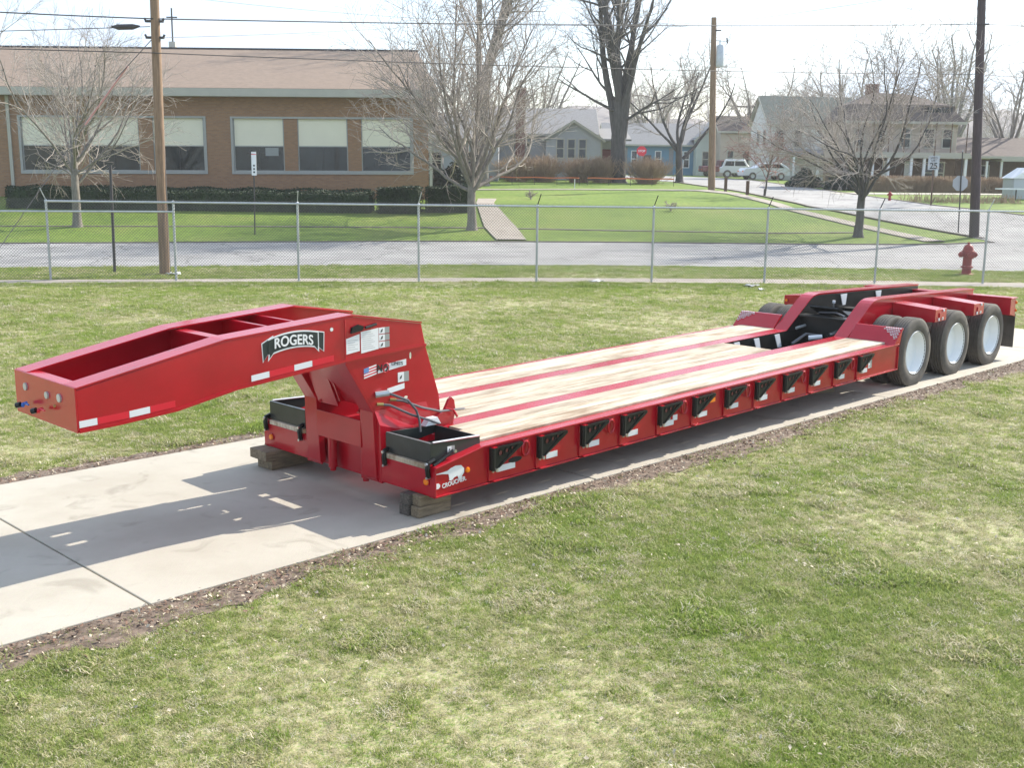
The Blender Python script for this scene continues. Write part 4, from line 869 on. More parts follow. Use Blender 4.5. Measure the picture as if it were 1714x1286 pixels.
def hydrant(label, x, y, s):
    t = thing('fire_hydrant', label, 'hydrant', (x, y, tz(y))); t.scale = (s, s, s)
    b = MB(); b.lathe([(.19, 0), (.19, .03), (.15, .04), (.13, .05), (.12, .20), (.17, .21), (.17, .25), (.125, .26), (.12, .56), (.15, .57), (.16, .60), (.15, .63), (.145, .66)], 'hydrant', 20); b.build('barrel', t, smooth=True)
    b = MB(); b.lathe([(.17, .66), (.17, .69), (.145, .70), (.135, .77), (.105, .83), (.05, .87), (.035, .875), (.035, .93), (0, .93)], 'hydrant', 20); b.build('bonnet', t, smooth=True)
    for a in (0, 180):
        b = MB(); sgn = 1 if a == 0 else -1; b.lathe([(.065, sgn * .11), (.065, sgn * .17), (.08, sgn * .175), (.08, sgn * .23), (.04, sgn * .24), (.03, sgn * .27), (0, sgn * .27)], 'hydrant', 12, 'x', (0, 0, .58)); b.build('side_outlet', t, smooth=True)
    b = MB(); b.lathe([(.08, -.11), (.08, -.18), (.1, -.185), (.1, -.25), (.04, -.26), (.04, -.29), (0, -.29)], 'hydrant', 14, 'y', (0, 0, .56)); b.build('front_outlet', t, smooth=True)
    b = MB(); [b.tube([(.145 * math.cos(q), .145 * math.sin(q), .205), (.145 * math.cos(q), .145 * math.sin(q), .26)], .014, 'zinc', 6) for q in np.linspace(0, 6.28, 9)[:-1]]; b.build('bolts', t)
hydrant('red fire hydrant on the grass verge just behind the fence', 13.94, 34.7, 1.08)
hydrant('small far orange red hydrant across the side street', 21.7, 66, .62)
for i, (x, y) in enumerate(((13.75, 74.5), (14.35, 70.4))):
    b = MB(); b.box(-.09, .09, -.09, .09, -.1, .92 - .06 * i, 'brown'); o = b.build('wood_post', None, bevel=.01, label=('short brown wooden post at the kerb, next to the transformer pole', 'short brown wooden post at the kerb, next to the red sapling')[i], category='post', group='short posts along the kerb'); o.location = (x, y, tz(y))
b = MB(); b.tube([(0, 0, -.05), (0, 0, .62)], .035, 'white', 6); o = b.build('marker_post', None, label='thin white marker post at the edge of the walk before the bare bushes', category='post'); o.location = (3.95, 75.5, tz(75.5))
for lab, a, c in (('orange netting strip low in front of the left bare bushes', (-1.8, 81.5), (4.6, 81.8)), ('orange netting strip low in front of the big dark tree', (5.2, 82.0), (11.4, 82.4))):
    b = MB(); n = 12
    for k in range(n):
        x0, x1 = a[0] + (c[0] - a[0]) * k / n, a[0] + (c[0] - a[0]) * (k + 1) / n; y = a[1]
        z0, z1 = tz(y) + .46 + .02 * math.sin(k * 1.3), tz(y) + .46 + .02 * math.sin(k * 1.3 + 1.3)
        b.add([(x0, y, z0), (x1, y, z1), (x1, y, z1 + .085), (x0, y, z0 + .085), (x0, y + .01, z0), (x1, y + .01, z1), (x1, y + .01, z1 + .085), (x0, y + .01, z0 + .085)], [(0, 1, 2, 3), (4, 7, 6, 5), (3, 2, 6, 7), (0, 4, 5, 1)], 'orange')
    for k in range(0, n + 1, 3):
        x = a[0] + (c[0] - a[0]) * k / n; b.tube([(x, a[1] + .03, tz(a[1]) - .05), (x, a[1] + .03, tz(a[1]) + .72)], .02, 'wire', 5)
    b.build('barrier_netting', None, label=lab, category='barrier')

# ================================================================== school
SCH = thing('school_building', 'low brown brick school with a wide tan roof and cream window panels', 'building', (-15.6, 60.5, 1.3)); SCH.rotation_euler = (0, -.0105, .075); SCH.location.x += .17; SCH.scale = (.985, 1, 1)
X0, X1 = -22.0, 11.0; ZT = 5.25; DP = 16
groups = [(-10.5, -.82), (.52, 10.18)]; gz0, gz1 = 1.26, 4.20
b = MB()
b.box(X0, X1, 0, .3, -1.2, gz0, 'brick'); b.box(X0, X1, 0, .3, gz1, ZT, 'brick')
ed = [X0] + [v for g in groups for v in g] + [X1]
for a, c in zip(ed[::2], ed[1::2]): b.box(a, c, 0, .3, gz0, gz1, 'brick')
piers = []
for g0, g1 in groups:
    wd = (g1 - g0 - .2); pw = .72; ow = (wd - 2 * pw) / 3
    for k in range(2): x = g0 + .1 + ow * (k + 1) + pw * k; b.box(x, x + pw, .03, .3, gz0, gz1, 'brick'); piers.append(x)
b.box(X1 - .3, X1, .3, DP, -1.2, ZT, 'brick'); b.box(X0, X1, DP - .3, DP, -1.2, ZT, 'brick'); b.box(X0, X0 + .3, .3, DP, -1.2, ZT, 'brick'); b.box(X0 + .3, X1 - .3, .3, DP - .3, -1.2, -.6, 'dark')
b.build('wall', SCH)
b = MB(); b.box(X0 + .3, X1 - .3, 3.2, 3.3, -.6, ZT, 'shade'); b.build('inner_wall', SCH)
for g0, g1 in groups:
    f = MB(); f.box(g0 - .03, g1 + .03, -.05, .25, gz0 - .02, gz0 + .12, 'frame'); f.box(g0 - .03, g1 + .03, -.04, .05, gz1 - .08, gz1 + .02, 'frame'); f.box(g0 - .03, g0 + .1, -.04, .25, gz0 + .12, gz1 - .08, 'frame'); f.box(g1 - .1, g1 + .03, -.04, .25, gz0 + .12, gz1 - .08, 'frame'); f.build('window_surround', SCH)
    wd = (g1 - g0 - .2); pw = .72; ow = (wd - 2 * pw) / 3
    for k in range(3):
        x = g0 + .1 + (ow + pw) * k; zm = 2.72
        w_ = MB()
        for a in ((x, x + .06), (x + ow - .06, x + ow)): w_.box(a[0], a[1], .10, .18, gz0 + .12, gz1 - .08, 'frame')
        w_.box(x + .06, x + ow - .06, .10, .18, gz0 + .12, gz0 + .18, 'frame'); w_.box(x + .06, x + ow - .06, .10, .18, zm - .05, zm, 'frame'); w_.box(x + ow * .5 - .012, x + ow * .5 + .012, .12, .17, gz0 + .18, zm - .05, 'wire')
        wo = w_.build('window', SCH)
        p = MB(); p.box(x + .06, x + ow - .06, .11, .15, zm, gz1 - .08, 'shade'); p.build('shade_panel', wo)
        p = MB(); p.box(x + .06, x + ow - .06, .135, .145, gz0 + .18, zm - .05, 'glass'); p.build('pane', wo)
        if k == 0 and g0 > 0: p = MB(); p.box(x + 1.65, x + 2.35, .125, .133, 2.2, 2.62, 'grayprint'); p.build('notice', wo)
    s_ = MB(); s_.box(g0 + .1, g1 - .1, -.02, .10, gz0 + .12, gz0 + .16, 'frame'); s_.build('sill', SCH)
b = MB()
yr = 9.5; zr_ = 8.55; ov = .75
b.add([(X0, -ov, 5.62), (X1 + .55, -ov, 5.62), (X1 - .6, yr, zr_), (X0, yr, zr_), (X0, -ov, 5.5), (X1 + .55, -ov, 5.5), (X1 - .6, yr, zr_ - .12), (X0, yr, zr_ - .12)], [(0, 1, 2, 3), (4, 7, 6, 5), (1, 5, 6, 2), (0, 4, 5, 1)], 'roofschool')
b.add([(X0, yr, zr_), (X1 - .6, yr, zr_), (X1 + .55, DP + 3, 5.6), (X0, DP + 3, 5.6)], [(0, 1, 2, 3)], 'roofschool')
b.add([(X1 + .55, -ov, 5.6), (X1 + .55, DP + 3, 5.6), (X1 - .6, yr, zr_ - .03)], [(0, 1, 2)], 'roofschool')
b.build('roof', SCH)
b = MB(); b.box(X0, X1 - .55, yr - .12, yr + .12, zr_ - .02, zr_ + .07, 'wire'); b.build('ridge_cap', SCH)
b = MB(); b.box(X0, X1 + .58, -ov - .05, -ov + .03, 5.20, 5.60, 'trim'); b.box(X0, X1 + .5, -ov + .03, .0, 5.22, 5.26, 'trim'); b.box(X1 + .5, X1 + .58, -ov + .03, DP, 5.2, 5.58, 'trim'); b.build('eave_fascia', SCH)
for x in (-11.05, 11.06):
    b = MB(); b.box(x, x + .16, -.12, -.005, -.9, 5.2, 'trim'); b.build('downspout', SCH)
b = MB(); b.box(4.5, 5.7, -.02, .0, .12, .36, 'frame')
for k in range(5): b.box(4.52, 5.68, -.03, -.02, .14 + k * .042, .155 + k * .042, 'frame')
b.build('vent', SCH)
t = thing('church_steeple', 'thin cross on a small pointed steeple behind the school ridge', 'steeple', (-27.1, 92, 3))
b = MB(); b.add([(-1.6, -1.6, 8.6), (1.6, -1.6, 8.6), (1.6, 1.6, 8.6), (-1.6, 1.6, 8.6), (0, 0, 9.15)], [(0, 1, 4), (1, 2, 4), (2, 3, 4), (3, 0, 4)], 'roofgray'); b.box(-1.5, 1.5, -1.5, 1.5, -.5, 8.6, 'shade'); b.build('spire', t)
b = MB(); b.box(-.25, .25, -.25, .25, 9.0, 9.5, 'trim'); b.box(-.05, .05, -.05, .05, 9.5, 12.05, 'wire'); b.box(-.42, .42, -.045, .045, 11.3, 11.4, 'wire'); b.build('cross', t)

# ================================================================== houses
def house_window(h, x, z, w_, ht, y, fr='trim', dark='glass', mull=True):
    f = MB()
    f.box(x - .09, x, y - .05, y + .02, z - .09, z + ht + .09, fr); f.box(x + w_, x + w_ + .09, y - .05, y + .02, z - .09, z + ht + .09, fr); f.box(x, x + w_, y - .05, y + .02, z - .09, z, fr); f.box(x, x + w_, y - .05, y + .02, z + ht, z + ht + .09, fr)
    if mull: f.box(x, x + w_, y - .045, y + .01, z + ht * .48, z + ht * .53, fr)
    o = f.build('window', h); p = MB(); p.box(x, x + w_, y - .028, y - .015, z, z + ht, dark); p.build('pane', o)
def walls(h, x0, x1, y0, y1, z0, z1, mt, lap=True):
    b = MB(); b.box(x0, x1, y0, y1, z0, z1, mt)
    if lap:
        for k in range(int((z1 - max(z0, 0)) / .22)):
            z = max(z0, 0) + .1 + k * .22; b.box(x0 - .012, x1 + .012, y0 - .022, y0 - .001, z, z + .2, mt); b.box(x0 - .022, x0 - .001, y0, y1, z, z + .2, mt)
    b.build('wall', h)
def gable_x(h, x0, x1, y0, y1, ze, zr, mt, ov=.4, wall=None):   # ridge along x
    ym = (y0 + y1) / 2; b = MB(); th = .14
    b.add([(x0 - ov, y0 - ov, ze), (x1 + ov, y0 - ov, ze), (x1 + ov, ym, zr), (x0 - ov, ym, zr), (x1 + ov, y1 + ov, ze), (x0 - ov, y1 + ov, ze)], [(0, 1, 2, 3), (3, 2, 4, 5)], mt)
    b.add([(x0 - ov, y0 - ov, ze - th), (x1 + ov, y0 - ov, ze - th), (x1 + ov, ym, zr - th), (x0 - ov, ym, zr - th), (x1 + ov, y1 + ov, ze - th), (x0 - ov, y1 + ov, ze - th)], [(0, 3, 2, 1), (3, 5, 4, 2)], 'trim')
    b.box(x0 - ov, x1 + ov, y0 - ov - .03, y0 - ov - .002, ze - .16, ze + .02, 'trim')
    for x in (x0 - ov - .03, x1 + ov + .002): b.add([(x, y0 - ov, ze), (x, ym, zr), (x, ym, zr - .25), (x, y0 - ov, ze - .25), (x + .028, y0 - ov, ze), (x + .028, ym, zr), (x + .028, ym, zr - .25), (x + .028, y0 - ov, ze - .25)], [(0, 1, 2, 3), (4, 7, 6, 5), (0, 4, 5, 1)], 'trim')
    r = b.build('roof', h)
    if wall:
        g = MB()
        for x in (x0, x1): g.prism([(y0, ze - .3), (y1, ze - .3), (ym, zr - .15)], 'x', x - .05, x + .05, wall)
        g.build('gable_wall', h)
    return r
def gable_y(h, x0, x1, y0, y1, ze, zr, mt, wall, ov=.35):     # gable end facing the camera
    xm = (x0 + x1) / 2; b = MB(); sl_ = (zr - ze) / ((x1 - x0) / 2); zo = ze - ov * sl_
    b.add([(x0 - ov, y0 - ov, zo), (xm, y0 - ov, zr), (xm, y1, zr), (x0 - ov, y1, zo), (x1 + ov, y0 - ov, zo), (x1 + ov, y1, zo)], [(0, 1, 2, 3), (1, 4, 5, 2)], mt)
    for s_, xa in ((1, x0 - ov), (-1, x1 + ov)): b.add([(xa, y0 - ov - .03, zo), (xm, y0 - ov - .03, zr), (xm, y0 - ov - .03, zr - .22), (xa, y0 - ov - .03, zo - .22), (xa, y0 - ov + .01, zo), (xm, y0 - ov + .01, zr), (xm, y0 - ov + .01, zr - .22), (xa, y0 - ov + .01, zo - .22)], [(0, 1, 2, 3), (4, 7, 6, 5), (3, 2, 6, 7)], 'trim')
    b.build('roof', h); g = MB(); g.prism([(x0, ze), (x1, ze), (xm, zr - .1)], 'y', y0 - .02, y0 + .1, wall); g.build('gable_wall', h)
# grey cottage
h = thing('cottage', 'light grey cottage with a front gable, three tall windows and a brick chimney', 'house', (0, 95, tz(95)))
zb = tz(95); Z = lambda z: z - zb
walls(h, -3.2, 7.0, 0, 9, -1.5, Z(5.8), 'gray_siding'); gable_x(h, -3.2, 6.4, 0, 9, Z(5.9), Z(8.2), 'roofgray', .5, 'gray_siding')
walls(h, 2.5, 6.9, -1.8, -.03, -1.5, Z(5.65), 'gray_siding'); gable_y(h, 2.5, 6.9, -1.8, 3.2, Z(5.65), Z(7.0), 'roofgray', 'gray_siding')
for x in (3.38, 4.28, 5.18): house_window(h, x, Z(4.0), .52, 1.42, -1.83)
house_window(h, .9, Z(4.05), .25, 1.1, -.03)
b = MB(); b.box(7.02, 9.2, 1.0, 7, -1.5, Z(5.6), 'gray_siding'); b.build('porch_wall', h)
b = MB(); b.add([(6.9, -.8, Z(5.55)), (9.5, -.8, Z(5.55)), (9.5, 5, Z(6.6)), (6.9, 5, Z(6.6)), (6.9, -.8, Z(5.4)), (9.5, -.8, Z(5.4)), (9.5, 5, Z(6.4)), (6.9, 5, Z(6.4))], [(0, 1, 2, 3), (4, 7, 6, 5), (0, 4, 5, 1), (1, 5, 6, 2)], 'roofgray'); b.build('porch_roof', h)
b = MB(); b.box(7.2, 8.0, .95, .995, -.5, Z(4.75), 'door'); b.build('door', h)
for x in (7.0, 8.55): b = MB(); b.box(x, x + .14, -.7, -.56, -.5, Z(5.42), 'trim'); b.build('porch_post', h)
b = MB(); b.box(0.0, .78, -.75, -.03, -1, Z(9.4), 'chimney'); b.box(-.06, .84, -.81, -.0, Z(9.4), Z(9.55), 'chimney'); b.build('chimney', h)
# low annex left of it
h = thing('bungalow', 'low grey roofed bungalow half hidden between the school corner and the vase shaped tree', 'house', (-9.5, 88, tz(88))); zb = tz(88)
walls(h, 0, 8.2, 0, 8, -1.5, 2.9, 'gray_siding'); gable_x(h, 0, 8.2, 0, 8, 3.2, 5.3, 'roofgray', .5, 'gray_siding'); house_window(h, 2.2, .9, 1.6, 1.2, -.03); house_window(h, 5.6, .9, 1.2, 1.2, -.03)
# blue ranch
h = thing('ranch_house', 'long blue ranch house with a low grey roof behind the far road', 'house', (10, 130, tz(130))); zb = tz(130)
walls(h, .5, 14, 0, 8, -1, 3.2, 'blue_siding'); gable_x(h, .5, 14, 0, 8, 3.35, 5.9, 'roofgray', .6, 'blue_siding')
for x in (3.2, 5.9, 8.3, 9.1): house_window(h, x, .9, .55, 1.7, -.03, 'white')
b = MB(); b.box(4.5, 5.4, -.06, -.005, -.2, 2.2, 'brown'); b.build('door', h); house_window(h, 10.9, .9, 1.1, 1.2, -.03, 'white')
for x in (2.2, 7.4): b = MB(); b.box(x, x + .5, -.05, -.004, -.2, 3, 'roofgray'); b.build('shutter', h)
# pale green house end
h = thing('green_house', 'pale green sided house partly behind the transformer pole', 'house', (20.2, 128, tz(128)))
walls(h, 0, 5.0, 0, 8, -1, 4.2, 'green_siding'); gable_y(h, 0, 5.0, 0, 8, 4.2, 6.2, 'roofgray', 'green_siding')
house_window(h, .7, 1.0, .6, 1.6, -.03); house_window(h, 2.4, 1.0, .6, 1.6, -.03)
# white two storey house, gable end and ridge to the right
h = thing('farmhouse', 'white two storey house with a steep grey green roof behind the parked cars', 'house', (22.9, 104, tz(104))); h.rotation_euler = (0, 0, R_(7))
walls(h, 0, 8.2, 0, 5.0, -1, 5.0, 'white_siding'); gable_x(h, 0, 8.2, 0, 5.0, 5.0, 7.6, 'roofgreen', .35, 'white_siding')
for x in (.7, 2.4, 5.2, 6.4): house_window(h, x, 3.0, .6, 1.4, -.03)
house_window(h, 5.8, .8, .7, 1.5, -.03)
for y in (.9, 2.6):
    f = MB(); f.box(-.06, -.03, y - .1, y + .6, 3.0, 4.5, 'trim'); o = f.build('window', h); p = MB(); p.box(-.075, -.062, y, y + .5, 3.1, 4.4, 'glass'); p.build('pane', o)
b = MB(); b.add([(1.6, -2.0, 2.35), (8.8, -2.0, 2.35), (8.8, -.03, 2.8), (1.6, -.03, 2.8), (1.6, -2.0, 2.2), (8.8, -2.0, 2.2), (8.8, -.03, 2.6), (1.6, -.03, 2.6)], [(0, 1, 2, 3), (4, 7, 6, 5), (0, 4, 5, 1), (3, 7, 4, 0)], 'roofgray'); b.build('porch_roof', h)
for x in (1.75, 4.0, 6.3, 8.6): b = MB(); b.box(x - .08, x + .08, -1.95, -1.79, -.5, 2.3, 'white'); b.build('porch_post', h)
h = thing('beige_house', 'beige house wall showing between the pale green house and the white one', 'house', (22.3, 125, tz(125)))
walls(h, 0, 7, 0, 6, -1, 4.6, 'beige_siding'); gable_x(h, 0, 7, 0, 6, 4.8, 6.6, 'roofbrown', .4, 'beige_siding')
for x in (.8, 2.5, 4.2): house_window(h, x, 1.2, .6, 1.5, -.03)
# porch house with brown roof
h = thing('porch_house', 'large beige house with a brown hipped roof and white porch columns behind the long hedge', 'house', (27.0, 82.5, tz(82.5)))
walls(h, -3.4, 4.6, 0, 5.2, 2.2, 4.75, 'beige_siding')
b = MB(); b.box(-3.4, 4.6, 0, 5.2, -1, 2.2, 'brown'); b.build('porch_shade_wall', h)  # porch shade put into the dark brown colour of the lower wall
b = MB(); x0, x1, y0, y1 = -3.8, 5.0, -.5, 5.7; e, k, t_ = 4.75, 6.0, 6.85
b.add([(x0, y0, e), (x1, y0, e), (x1, y1, e), (x0, y1, e), (x0 + .9, y0 + 1.2, k), (x1 - .9, y0 + 1.2, k), (x1 - .9, y1 - 1.2, k), (x0 + .9, y1 - 1.2, k), (x0 + 3.0, 2.6, t_ + .1), (x1 - 3.2, 2.6, t_)],
      [(0, 1, 5, 4), (1, 2, 6, 5), (2, 3, 7, 6), (3, 0, 4, 7), (4, 5, 9, 8), (5, 6, 9), (6, 7, 8, 9), (7, 4, 8)], 'roofbrown'); b.build('roof', h)
b = MB(); b.box(-3.85, 5.05, -.58, -.5, 4.60, 4.78, 'trim'); b.box(-3.8, 5, -.5, 0, 4.62, 4.66, 'trim'); b.build('eave_trim', h)
b = MB(); b.box(2.2, 4.4, .2, 1.6, 5.2, 5.9, 'roofbrown'); b.box(2.4, 4.2, .17, .199, 5.3, 5.8, 'glass'); b.build('dormer', h)
b = MB(); b.box(-1.0, -.2, 3.2, 4, 6.7, 7.6, 'chimney'); b.build('chimney', h)
b = MB(); b.box(-3.4, 4.7, -2.4, -.03, 2.35, 2.55, 'roofbrown'); b.box(-3.42, 4.72, -2.45, -2.401, 2.2, 2.58, 'trim'); b.build('porch_roof', h)
for x in (-2.0, -.9, .7, 1.6, 2.5, 4.5): b = MB(); b.box(x - .09, x + .09, -2.35, -2.17, -.6, 2.2, 'white'); b.build('porch_column', h)
for x in (-.6, 1.0): b = MB(); b.box(x, x + .5, -.06, -.005, .2, 2.0, 'white'); b.build('door', h)
for x in (-2.7, -1.2, .6, 2.3, 3.6): house_window(h, x, 3.0, .62, 1.25, -.03)
house_window(h, 2.4, .5, 1.4, 1.4, -.03)
for x in np.linspace(-3.2, 4.4, 8): b = MB(); b.box(x - .03, x + .03, -2.42, -2.36, 2.55, 4.6, 'brown'); b.build('balcony_post', h)
# low house at the right edge
h = thing('carport_house', 'low house with a white edged carport roof at the right edge', 'house', (33.6, 86, tz(86)))
walls(h, 0, 9, 1.5, 8, -1, 2.2, 'brown', False); gable_x(h, 0, 9, 0, 8, 2.4, 3.9, 'roofbrown', .5, 'brown')
b = MB(); b.box(2.6, 9, -.6, 1.45, 2.05, 2.25, 'trim'); b.build('carport_fascia', h)
for x in (1.6, 2.7): b = MB(); b.box(x, x + .14, -.3, -.16, -.5, 2.05, 'white'); b.build('post', h)
house_window(h, 1.75, .3, .75, 1.4, 1.47)
t = thing('utility_shed', 'small grey hut with a white peaked top at the right edge of the picture', 'hut', (31.3, 70, tz(70)))
b = MB(); b.box(-.75, .9, 0, 1.6, -.2, 1.25, 'signback'); b.build('body', t); b = MB(); b.add([(-.85, -.1, 1.25), (.1, -.1, 1.9), (1.0, -.1, 1.25), (-.85, 1.7, 1.25), (.1, 1.7, 1.9), (1.0, 1.7, 1.25)], [(0, 1, 4, 3), (1, 2, 5, 4), (0, 2, 1), (3, 4, 5)], 'white'); b.build('roof', t)
t = thing('white_board', 'flat white board on thin legs in front of the small grey hut', 'board', (30.6, 68.8, tz(68.8)))
b = MB(); b.box(-1.55, 1.2, -.3, .3, .62, .70, 'white'); b.build('board_top', t)
for x in (-.4, .9): b = MB(); b.tube([(x, 0, -.1), (x, 0, .62)], .04, 'wire', 6); b.build('leg', t)

# ================================================================== cars (side on, small)
def car(name, label, x, y, rz, L, H, paint, prof, glass, wheels, wr):
    t = thing(name, label, 'car', (x, y, tz(y) + .02), rz); hw = .82
    b = MB(); n = len(prof)
    vs = []
    for yy, k in ((-hw, .0), (-hw + .10, .06), (hw - .10, .06), (hw, 0)):
        for px_, pz in prof: vs.append((px_, yy, pz + (k if pz > .8 else 0)))
    fs = [list(range(n))[::-1], list(range(3 * n, 4 * n))] + [(r_ * n + i, r_ * n + (i + 1) % n, (r_ + 1) * n + (i + 1) % n, (r_ + 1) * n + i) for r_ in range(3) for i in range(n)]
    b.add(vs, fs, paint); b.build('body', t, bevel=.04)
    for g in glass:
        b = MB(); b.prism(g, 'y', -hw - .012, -hw + .02, 'glass'); b.prism(g, 'y', hw - .02, hw + .012, 'glass'); b.build('window', t)
    for wx in wheels:
        for yy in (-hw - .02, hw + .02):
            b = MB(); s_ = -1 if yy < 0 else 1; b.lathe([(wr * .55, -.1), (wr * .9, -.11), (wr, -.08), (wr, .08), (wr * .9, .11), (wr * .55, .1)], 'rubber', 18, 'y', (wx, yy - s_ * .08, wr)); o = b.build('wheel', t, smooth=True)
            r = MB(); r.lathe([(wr * .56, s_ * .09), (wr * .4, s_ * .07), (wr * .15, s_ * .09), (0, s_ * .09)], 'zinc', 14, 'y', (wx, yy - s_ * .08, wr)); r.build('rim', o, smooth=True)
    for xx, mt in ((prof[0][0] + .0, 'amber'), ):
        b = MB(); b.box(min(p[0] for p in prof) - .015, min(p[0] for p in prof) + .05, -.75, -.5, .68, .8, mt); b.box(min(p[0] for p in prof) - .015, min(p[0] for p in prof) + .05, .5, .75, .68, .8, mt); b.build('lamp', t)
suv = [(-2.0, .45), (-2.0, .95), (-1.85, 1.0), (-1.75, 1.05), (-1.5, 1.72), (.35, 1.72), (.75, 1.12), (1.85, 1.05), (2.0, .9), (2.0, .45)]
car('parked_car', 'white off roader parked nose right beside the beige house', 22.2, 113, R_(-8), 4, 1.75, 'carwhite', suv, [[(-1.55, 1.15), (-1.40, 1.6), (-.65, 1.6), (-.65, 1.15)], [(-.55, 1.15), (-.55, 1.6), (.28, 1.6), (.55, 1.15)]], (-1.25, 1.3), .38)
hat = [(-2.1, .35), (-2.15, .75), (-1.95, .95), (-1.0, 1.02), (-.35, 1.45), (1.2, 1.47), (1.95, 1.05), (2.1, .85), (2.1, .35)]
car('parked_car', 'white car with its bonnet to the left parked in front of the white farmhouse', 22.05, 101.5, R_(8), 4.2, 1.5, 'carwhite', hat, [[(-.85, 1.05), (-.3, 1.36), (.35, 1.38), (.35, 1.05)], [(.45, 1.05), (.45, 1.38), (1.15, 1.38), (1.6, 1.05)]], (-1.3, 1.3), .33)
pk = [(-2.4, .5), (-2.4, 1.05), (-.6, 1.05), (-.5, 1.65), (.7, 1.65), (1.1, 1.1), (2.3, 1.0), (2.35, .5)]
car('parked_car', 'dark red pickup mostly hidden behind the transformer pole', 21.6, 119, R_(4), 4.7, 1.65, 'carred', pk, [[(-.42, 1.1), (-.38, 1.55), (.6, 1.55), (.9, 1.1)]], (-1.5, 1.5), .38)
# ================================================================== trees
def norm(v): return v / (np.linalg.norm(v) + 1e-9)
class Tree:
    def __init__(s, seed): s.rg = np.random.default_rng(seed); s.paths = []
    def branch(s, p, d, L, r, lev, cfg):
        rg = s.rg; n = max(2, int(L / cfg['seg'][lev])); pts = [p]; rad = [r]; d = norm(d)
        tip = r * cfg['taper'][lev]
        for k in range(n):
            d = norm(d + rg.normal(0, cfg['wob'][lev], 3) + np.array([0, 0, cfg['up'][lev]])); p = p + d * L / n; pts.append(p); rad.append(r + (tip - r) * (k + 1) / n)
        s.paths.append((pts, rad, lev))
        if lev + 1 >= cfg['levels']: return
        nb = rg.poisson(cfg['nb'][lev] * max(.5, L / cfg['L'][lev])) if lev else cfg['nb'][0]
        nb = max(nb, 1)
        for k in range(nb):
            t = cfg['start'][lev] + (1 - cfg['start'][lev]) * ((k + rg.uniform(.1, .9)) / nb); t = min(t, .99)
            i = min(int(t * n), n - 1); fr = t * n - i; q = pts[i] + (pts[i + 1] - pts[i]) * fr; rr = rad[i] + (rad[i + 1] - rad[i]) * fr
            dd = norm(pts[i + 1] - pts[i]); a = norm(np.cross(dd, rg.normal(0, 1, 3))); ang = R_(rg.uniform(*cfg['ang'][lev]))
            nd = dd * math.cos(ang) + a * math.sin(ang)
            LL = cfg['L'][lev + 1] * rg.uniform(.65, 1.15) * (1 - cfg['drop'][lev] * (t - cfg['start'][lev]))
            s.branch(q, nd, LL, min(rr * .82, cfg['r'][lev + 1] * rg.uniform(.7, 1.15)), lev + 1, cfg)
def tubes_mesh(paths, sides, rmin=0):
    V = []; F = []; o = 0
    for pts, rad, lev in paths:
        n = sides[min(lev, len(sides) - 1)]; P = np.array(pts); k = len(P); T = np.gradient(P, axis=0); T /= np.linalg.norm(T, axis=1)[:, None] + 1e-9
        ref = np.array([.31, .12, .94]) if abs(T[0][2]) < .9 else np.array([.95, .2, .1])
        A = np.cross(T, ref); A /= np.linalg.norm(A, axis=1)[:, None] + 1e-9; B = np.cross(T, A)
        q = 2 * np.pi * np.arange(n) / n; rr = np.maximum(np.array(rad), rmin)[:, None, None]
        V.append((P[:, None, :] + rr * (A[:, None, :] * np.cos(q)[None, :, None] + B[:, None, :] * np.sin(q)[None, :, None])).reshape(-1, 3))
        i = np.arange(k - 1)[:, None] * n; j = np.arange(n)[None, :]; jn = (j + 1) % n
        F.append((np.stack([i + j, i + jn, i + n + jn, i + n + j], -1).reshape(-1, 4) + o)); o += k * n
    return np.concatenate(V), np.concatenate(F)
def np_mesh(name, V, F, mt, parent=None, smooth=True, **tags):
    me = bpy.data.meshes.new(name); k = F.shape[1]
    me.vertices.add(len(V)); me.vertices.foreach_set('co', V.astype(np.float32).ravel()); me.loops.add(F.size); me.loops.foreach_set('vertex_index', F.astype(np.int32).ravel())
    me.polygons.add(len(F)); me.polygons.foreach_set('loop_start', np.arange(0, F.size, k, dtype=np.int32)); me.update(calc_edges=True)
    if smooth: me.polygons.foreach_set('use_smooth', [True] * len(F))
    me.materials.append(M[mt]); o = bpy.data.objects.new(name, me); COL.objects.link(o)
    if parent: o.parent = parent
    for a, b in tags.items(): o[a] = b
    return o
def plant_tree(label, x, y, cfg, seed, bark='bark', twig='twig', lv=2, rmin=.006, cat='tree', name='bare_tree', group=None, flare=True):
    t = thing(name, label, cat, (x, y, tz(y) - .03), group=group); T = Tree(seed); r = cfg['r'][0]
    T.branch(np.array([0, 0, 0.]), np.array([cfg.get('lean', 0), 0, 1.]), cfg['L'][0], r, 0, cfg)
    for st in cfg.get('extra', []): T.branch(np.array(st[0], float), np.array(st[1], float), st[2], st[3], 1, cfg)
    if flare: T.paths.append(([np.array([0, 0, -.15]), np.array([0, 0, .0]), np.array([0, 0, .16]), np.array([0, 0, .5])], [r * 1.75, r * 1.45, r * 1.12, r * .96], 0))
    a = [p for p in T.paths if p[2] < lv]; b = [p for p in T.paths if p[2] >= lv]
    V, F = tubes_mesh(a, (12, 7, 5)); np_mesh('trunk', V, F, bark, t)
    if b: V, F = tubes_mesh(b, (5, 4, 4, 3, 3), rmin); np_mesh('crown', V, F, twig, t)
    return t, T
vase = dict(levels=5, L=[2.6, 5.0, 2.7, 1.35, .62], r=[.19, .066, .024, .010, .006], nb=[13, 9, 6, 4], seg=[.4, .5, .4, .3, .25], wob=[.03, .09, .11, .13, .15], up=[.02, .035, .035, .02, .01],
            start=[.58, .16, .12, .12], ang=[(18, 76), (22, 45), (25, 50), (25, 55)], taper=[.75, .22, .3, .45, .6], drop=[.25, .55, .5, .4])
A_ = dict(vase); A_['L'] = [3.0, 7.3, 3.5, 1.7, .75]; A_['nb'] = [15, 12, 7, 5]
